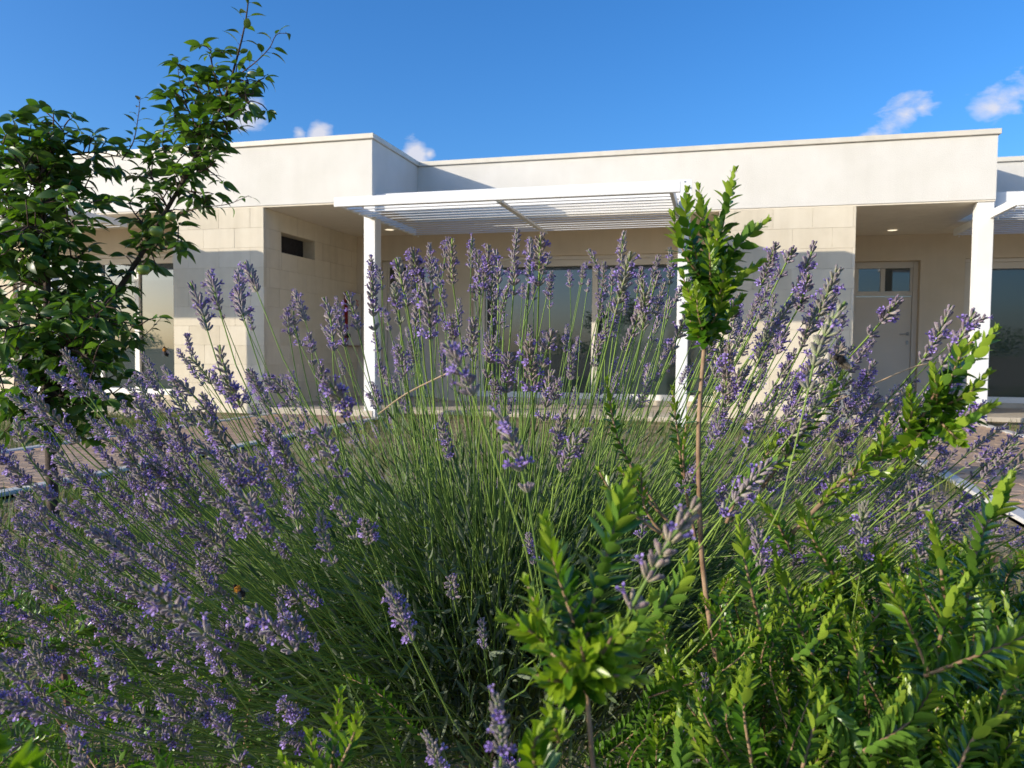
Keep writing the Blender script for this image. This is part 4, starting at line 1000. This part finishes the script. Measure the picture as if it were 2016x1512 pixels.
    Dd.bare([db, I(-140, 1760, .33), I(-140, 1640, .30)], .004, .002)
    Dd.done()
myrtles()

# ------------------------------------------------------------------ bumblebees on the flowers
def bee(c, heading, up, s, bands, label):
    """c: centre; s: body length"""
    f = frame_of(Vector(heading), Vector(up)); r = empty('bumblebee', c, label, 'bumblebee', 'bumblebees on the lavender')
    b = MB(); tv = lambda x, y, z: Vector(c) + f @ Vector((x*s, y*s, z*s))
    th, ab = bands
    b.blob(tv(.16, 0, .03), (.20*s, .20*s, .19*s), th, f, 12, 8, .05); b.blob(tv(-.20, 0, 0), (.29*s, .21*s, .19*s), ab, f, 12, 9, .04); b.blob(tv(-.42, 0, -.03), (.12*s, .13*s, .11*s), 'furgrey', f, 10, 7, .05)
    b.blob(tv(.40, 0, -.04), (.11*s, .12*s, .11*s), 'furblack', f, 10, 7, .02)
    fur = []
    for cc, rr, mk in (((.16, 0, .03), .2, th), ((-.2, 0, 0), .24, ab)):
        hm = []
        for i in range(260):
            v = Vector((R.gauss(0,1), R.gauss(0,1), R.gauss(0,1))).normalized(); p = tv(cc[0]+v.x*rr*.95, v.y*rr*.9, cc[2]+v.z*rr*.85)
            hm.append(np.array(leaf_M(p, f @ (v+Vector((-.6,0,0))), f @ Vector((v.y, -v.x, .3)), .10*s)))
        t = leaf_tpl(.06, .2, .1, 3); b.many(t[0], t[1], hm, mk)
    b.build('body', r, smooth=True)
    for sd in (-1, 1):
        w = MB(); t = leaf_tpl(.2, .05, .06, 6, (1.1, .7)); mx = leaf_M(tv(.12, sd*.10, .17), f @ Vector((-.9, sd*.45, .18)), f @ Vector((0, 0, 1)), .62*s); w.many(t[0], t[1], [np.array(mx)], 'wing'); w.build('wing', r)
        for k, x in enumerate((.26, .14, .02)):
            l = MB(); l.tube([tv(x, sd*.14, -.10), tv(x+.03-.05*k, sd*.30, -.16), tv(x+.02-.10*k, sd*.33, -.34)], [.022*s, .018*s, .012*s], 'furblack', 5); l.build('leg', r)
        l = MB(); l.tube([tv(.48, sd*.05, .02), tv(.58, sd*.10, .06), tv(.66, sd*.13, -.02)], .012*s, 'furblack', 4); l.build('antenna', r)
def wing_mat():
    m, n, l, p = mat('bee_wing'); p.inputs['Base Color'].default_value = (.16, .13, .11, 1); p.inputs['Roughness'].default_value = .25; p.inputs['Alpha'].default_value = .55; return m
M['wing'] = wing_mat()
bee(I(1658, 712, .68), -CR*.7+CU*.5-CF*.3, CR*.6+CU*.6-CF*.4, .019, ('furblack', 'furgrey'), 'large dark bumblebee on the lavender head above the right myrtle shoot')
bee(I(326, 692, 1.12), -CR*.3+CU*.8, -CF+CU*.3, .0155, ('furorange', 'furblack'), 'orange collared bumblebee on a spike before the left window')
bee(I(471, 1163, .78), -CR*.5+CU*.7-CF*.2, CR*.3-CF*.6+CU*.4, .0165, ('furorange', 'furblack'), 'black bumblebee with amber collar low in the left lavender')

# ------------------------------------------------------------------ small things on the bed
s = MB(); top = I(105, 1150, 1.62); bot = I(128, 1345, 1.60); bot2 = bot + (bot-top)*.6; bot2.z = max(min(bot2.z, -.01), -.05)
s.tube([bot2, bot, top], .006, 'rust', 7); st = s.build('plant_stake', empty('garden_stake', (bot2.x, bot2.y, 0), 'thin rusty rod stuck in the earth under the left lavender', 'garden stake'))
gp = lambda x, y, z: (lambda d: CAM + d*((z-CAMZ)/d.z))(CF + (x-CX)/FPX*CR - (y-CY)/FPX*CU)
a, b_ = gp(95, 1272, .03), gp(262, 1296, .03)
s = MB(); P = bez([a, a.lerp(b_, .35)+Vector((0, .02, .01)), a.lerp(b_, .7), b_], 12); s.tube(P, [.017*(1-.03*i)+R.uniform(-.001,.001) for i in range(13)], 'wood', 8)
o = s.build('fallen_branch', None, smooth=True); tag(o, 'pinkish brown fallen stick lying on the weeds at lower left', 'stick')

# ------------------------------------------------------------------ trees across the road behind the viewer (only mirrored in the panes)
tl = MB(); ms = []
for k in range(34):
    x = -70 + 140*k/33 + R.uniform(-1.5, 1.5); y = -58 + R.uniform(-5, 5); hh = R.uniform(1.6, 3.6)
    for i in range(420):
        v = Vector((R.gauss(0, 1), R.gauss(0, 1), R.gauss(0, 1))).normalized()*R.random()**.4
        ms.append(np.array(leaf_M(Vector((x+v.x*2.2, y+v.y*2.0, hh*.55+v.z*hh*.5)), Vector((R.gauss(0,1), R.gauss(0,1), R.gauss(0,1))), Vector((R.gauss(0,1), R.gauss(0,1), 1)), R.uniform(.16, .34))))
lt2 = leaf_tpl(.3, .2, .1, 3); tl.many(lt2[0], lt2[1], ms, 'aleaf')
tag(tl.build('treeline', kind='stuff'), 'far dark row of trees mirrored in the window panes', kind='stuff')
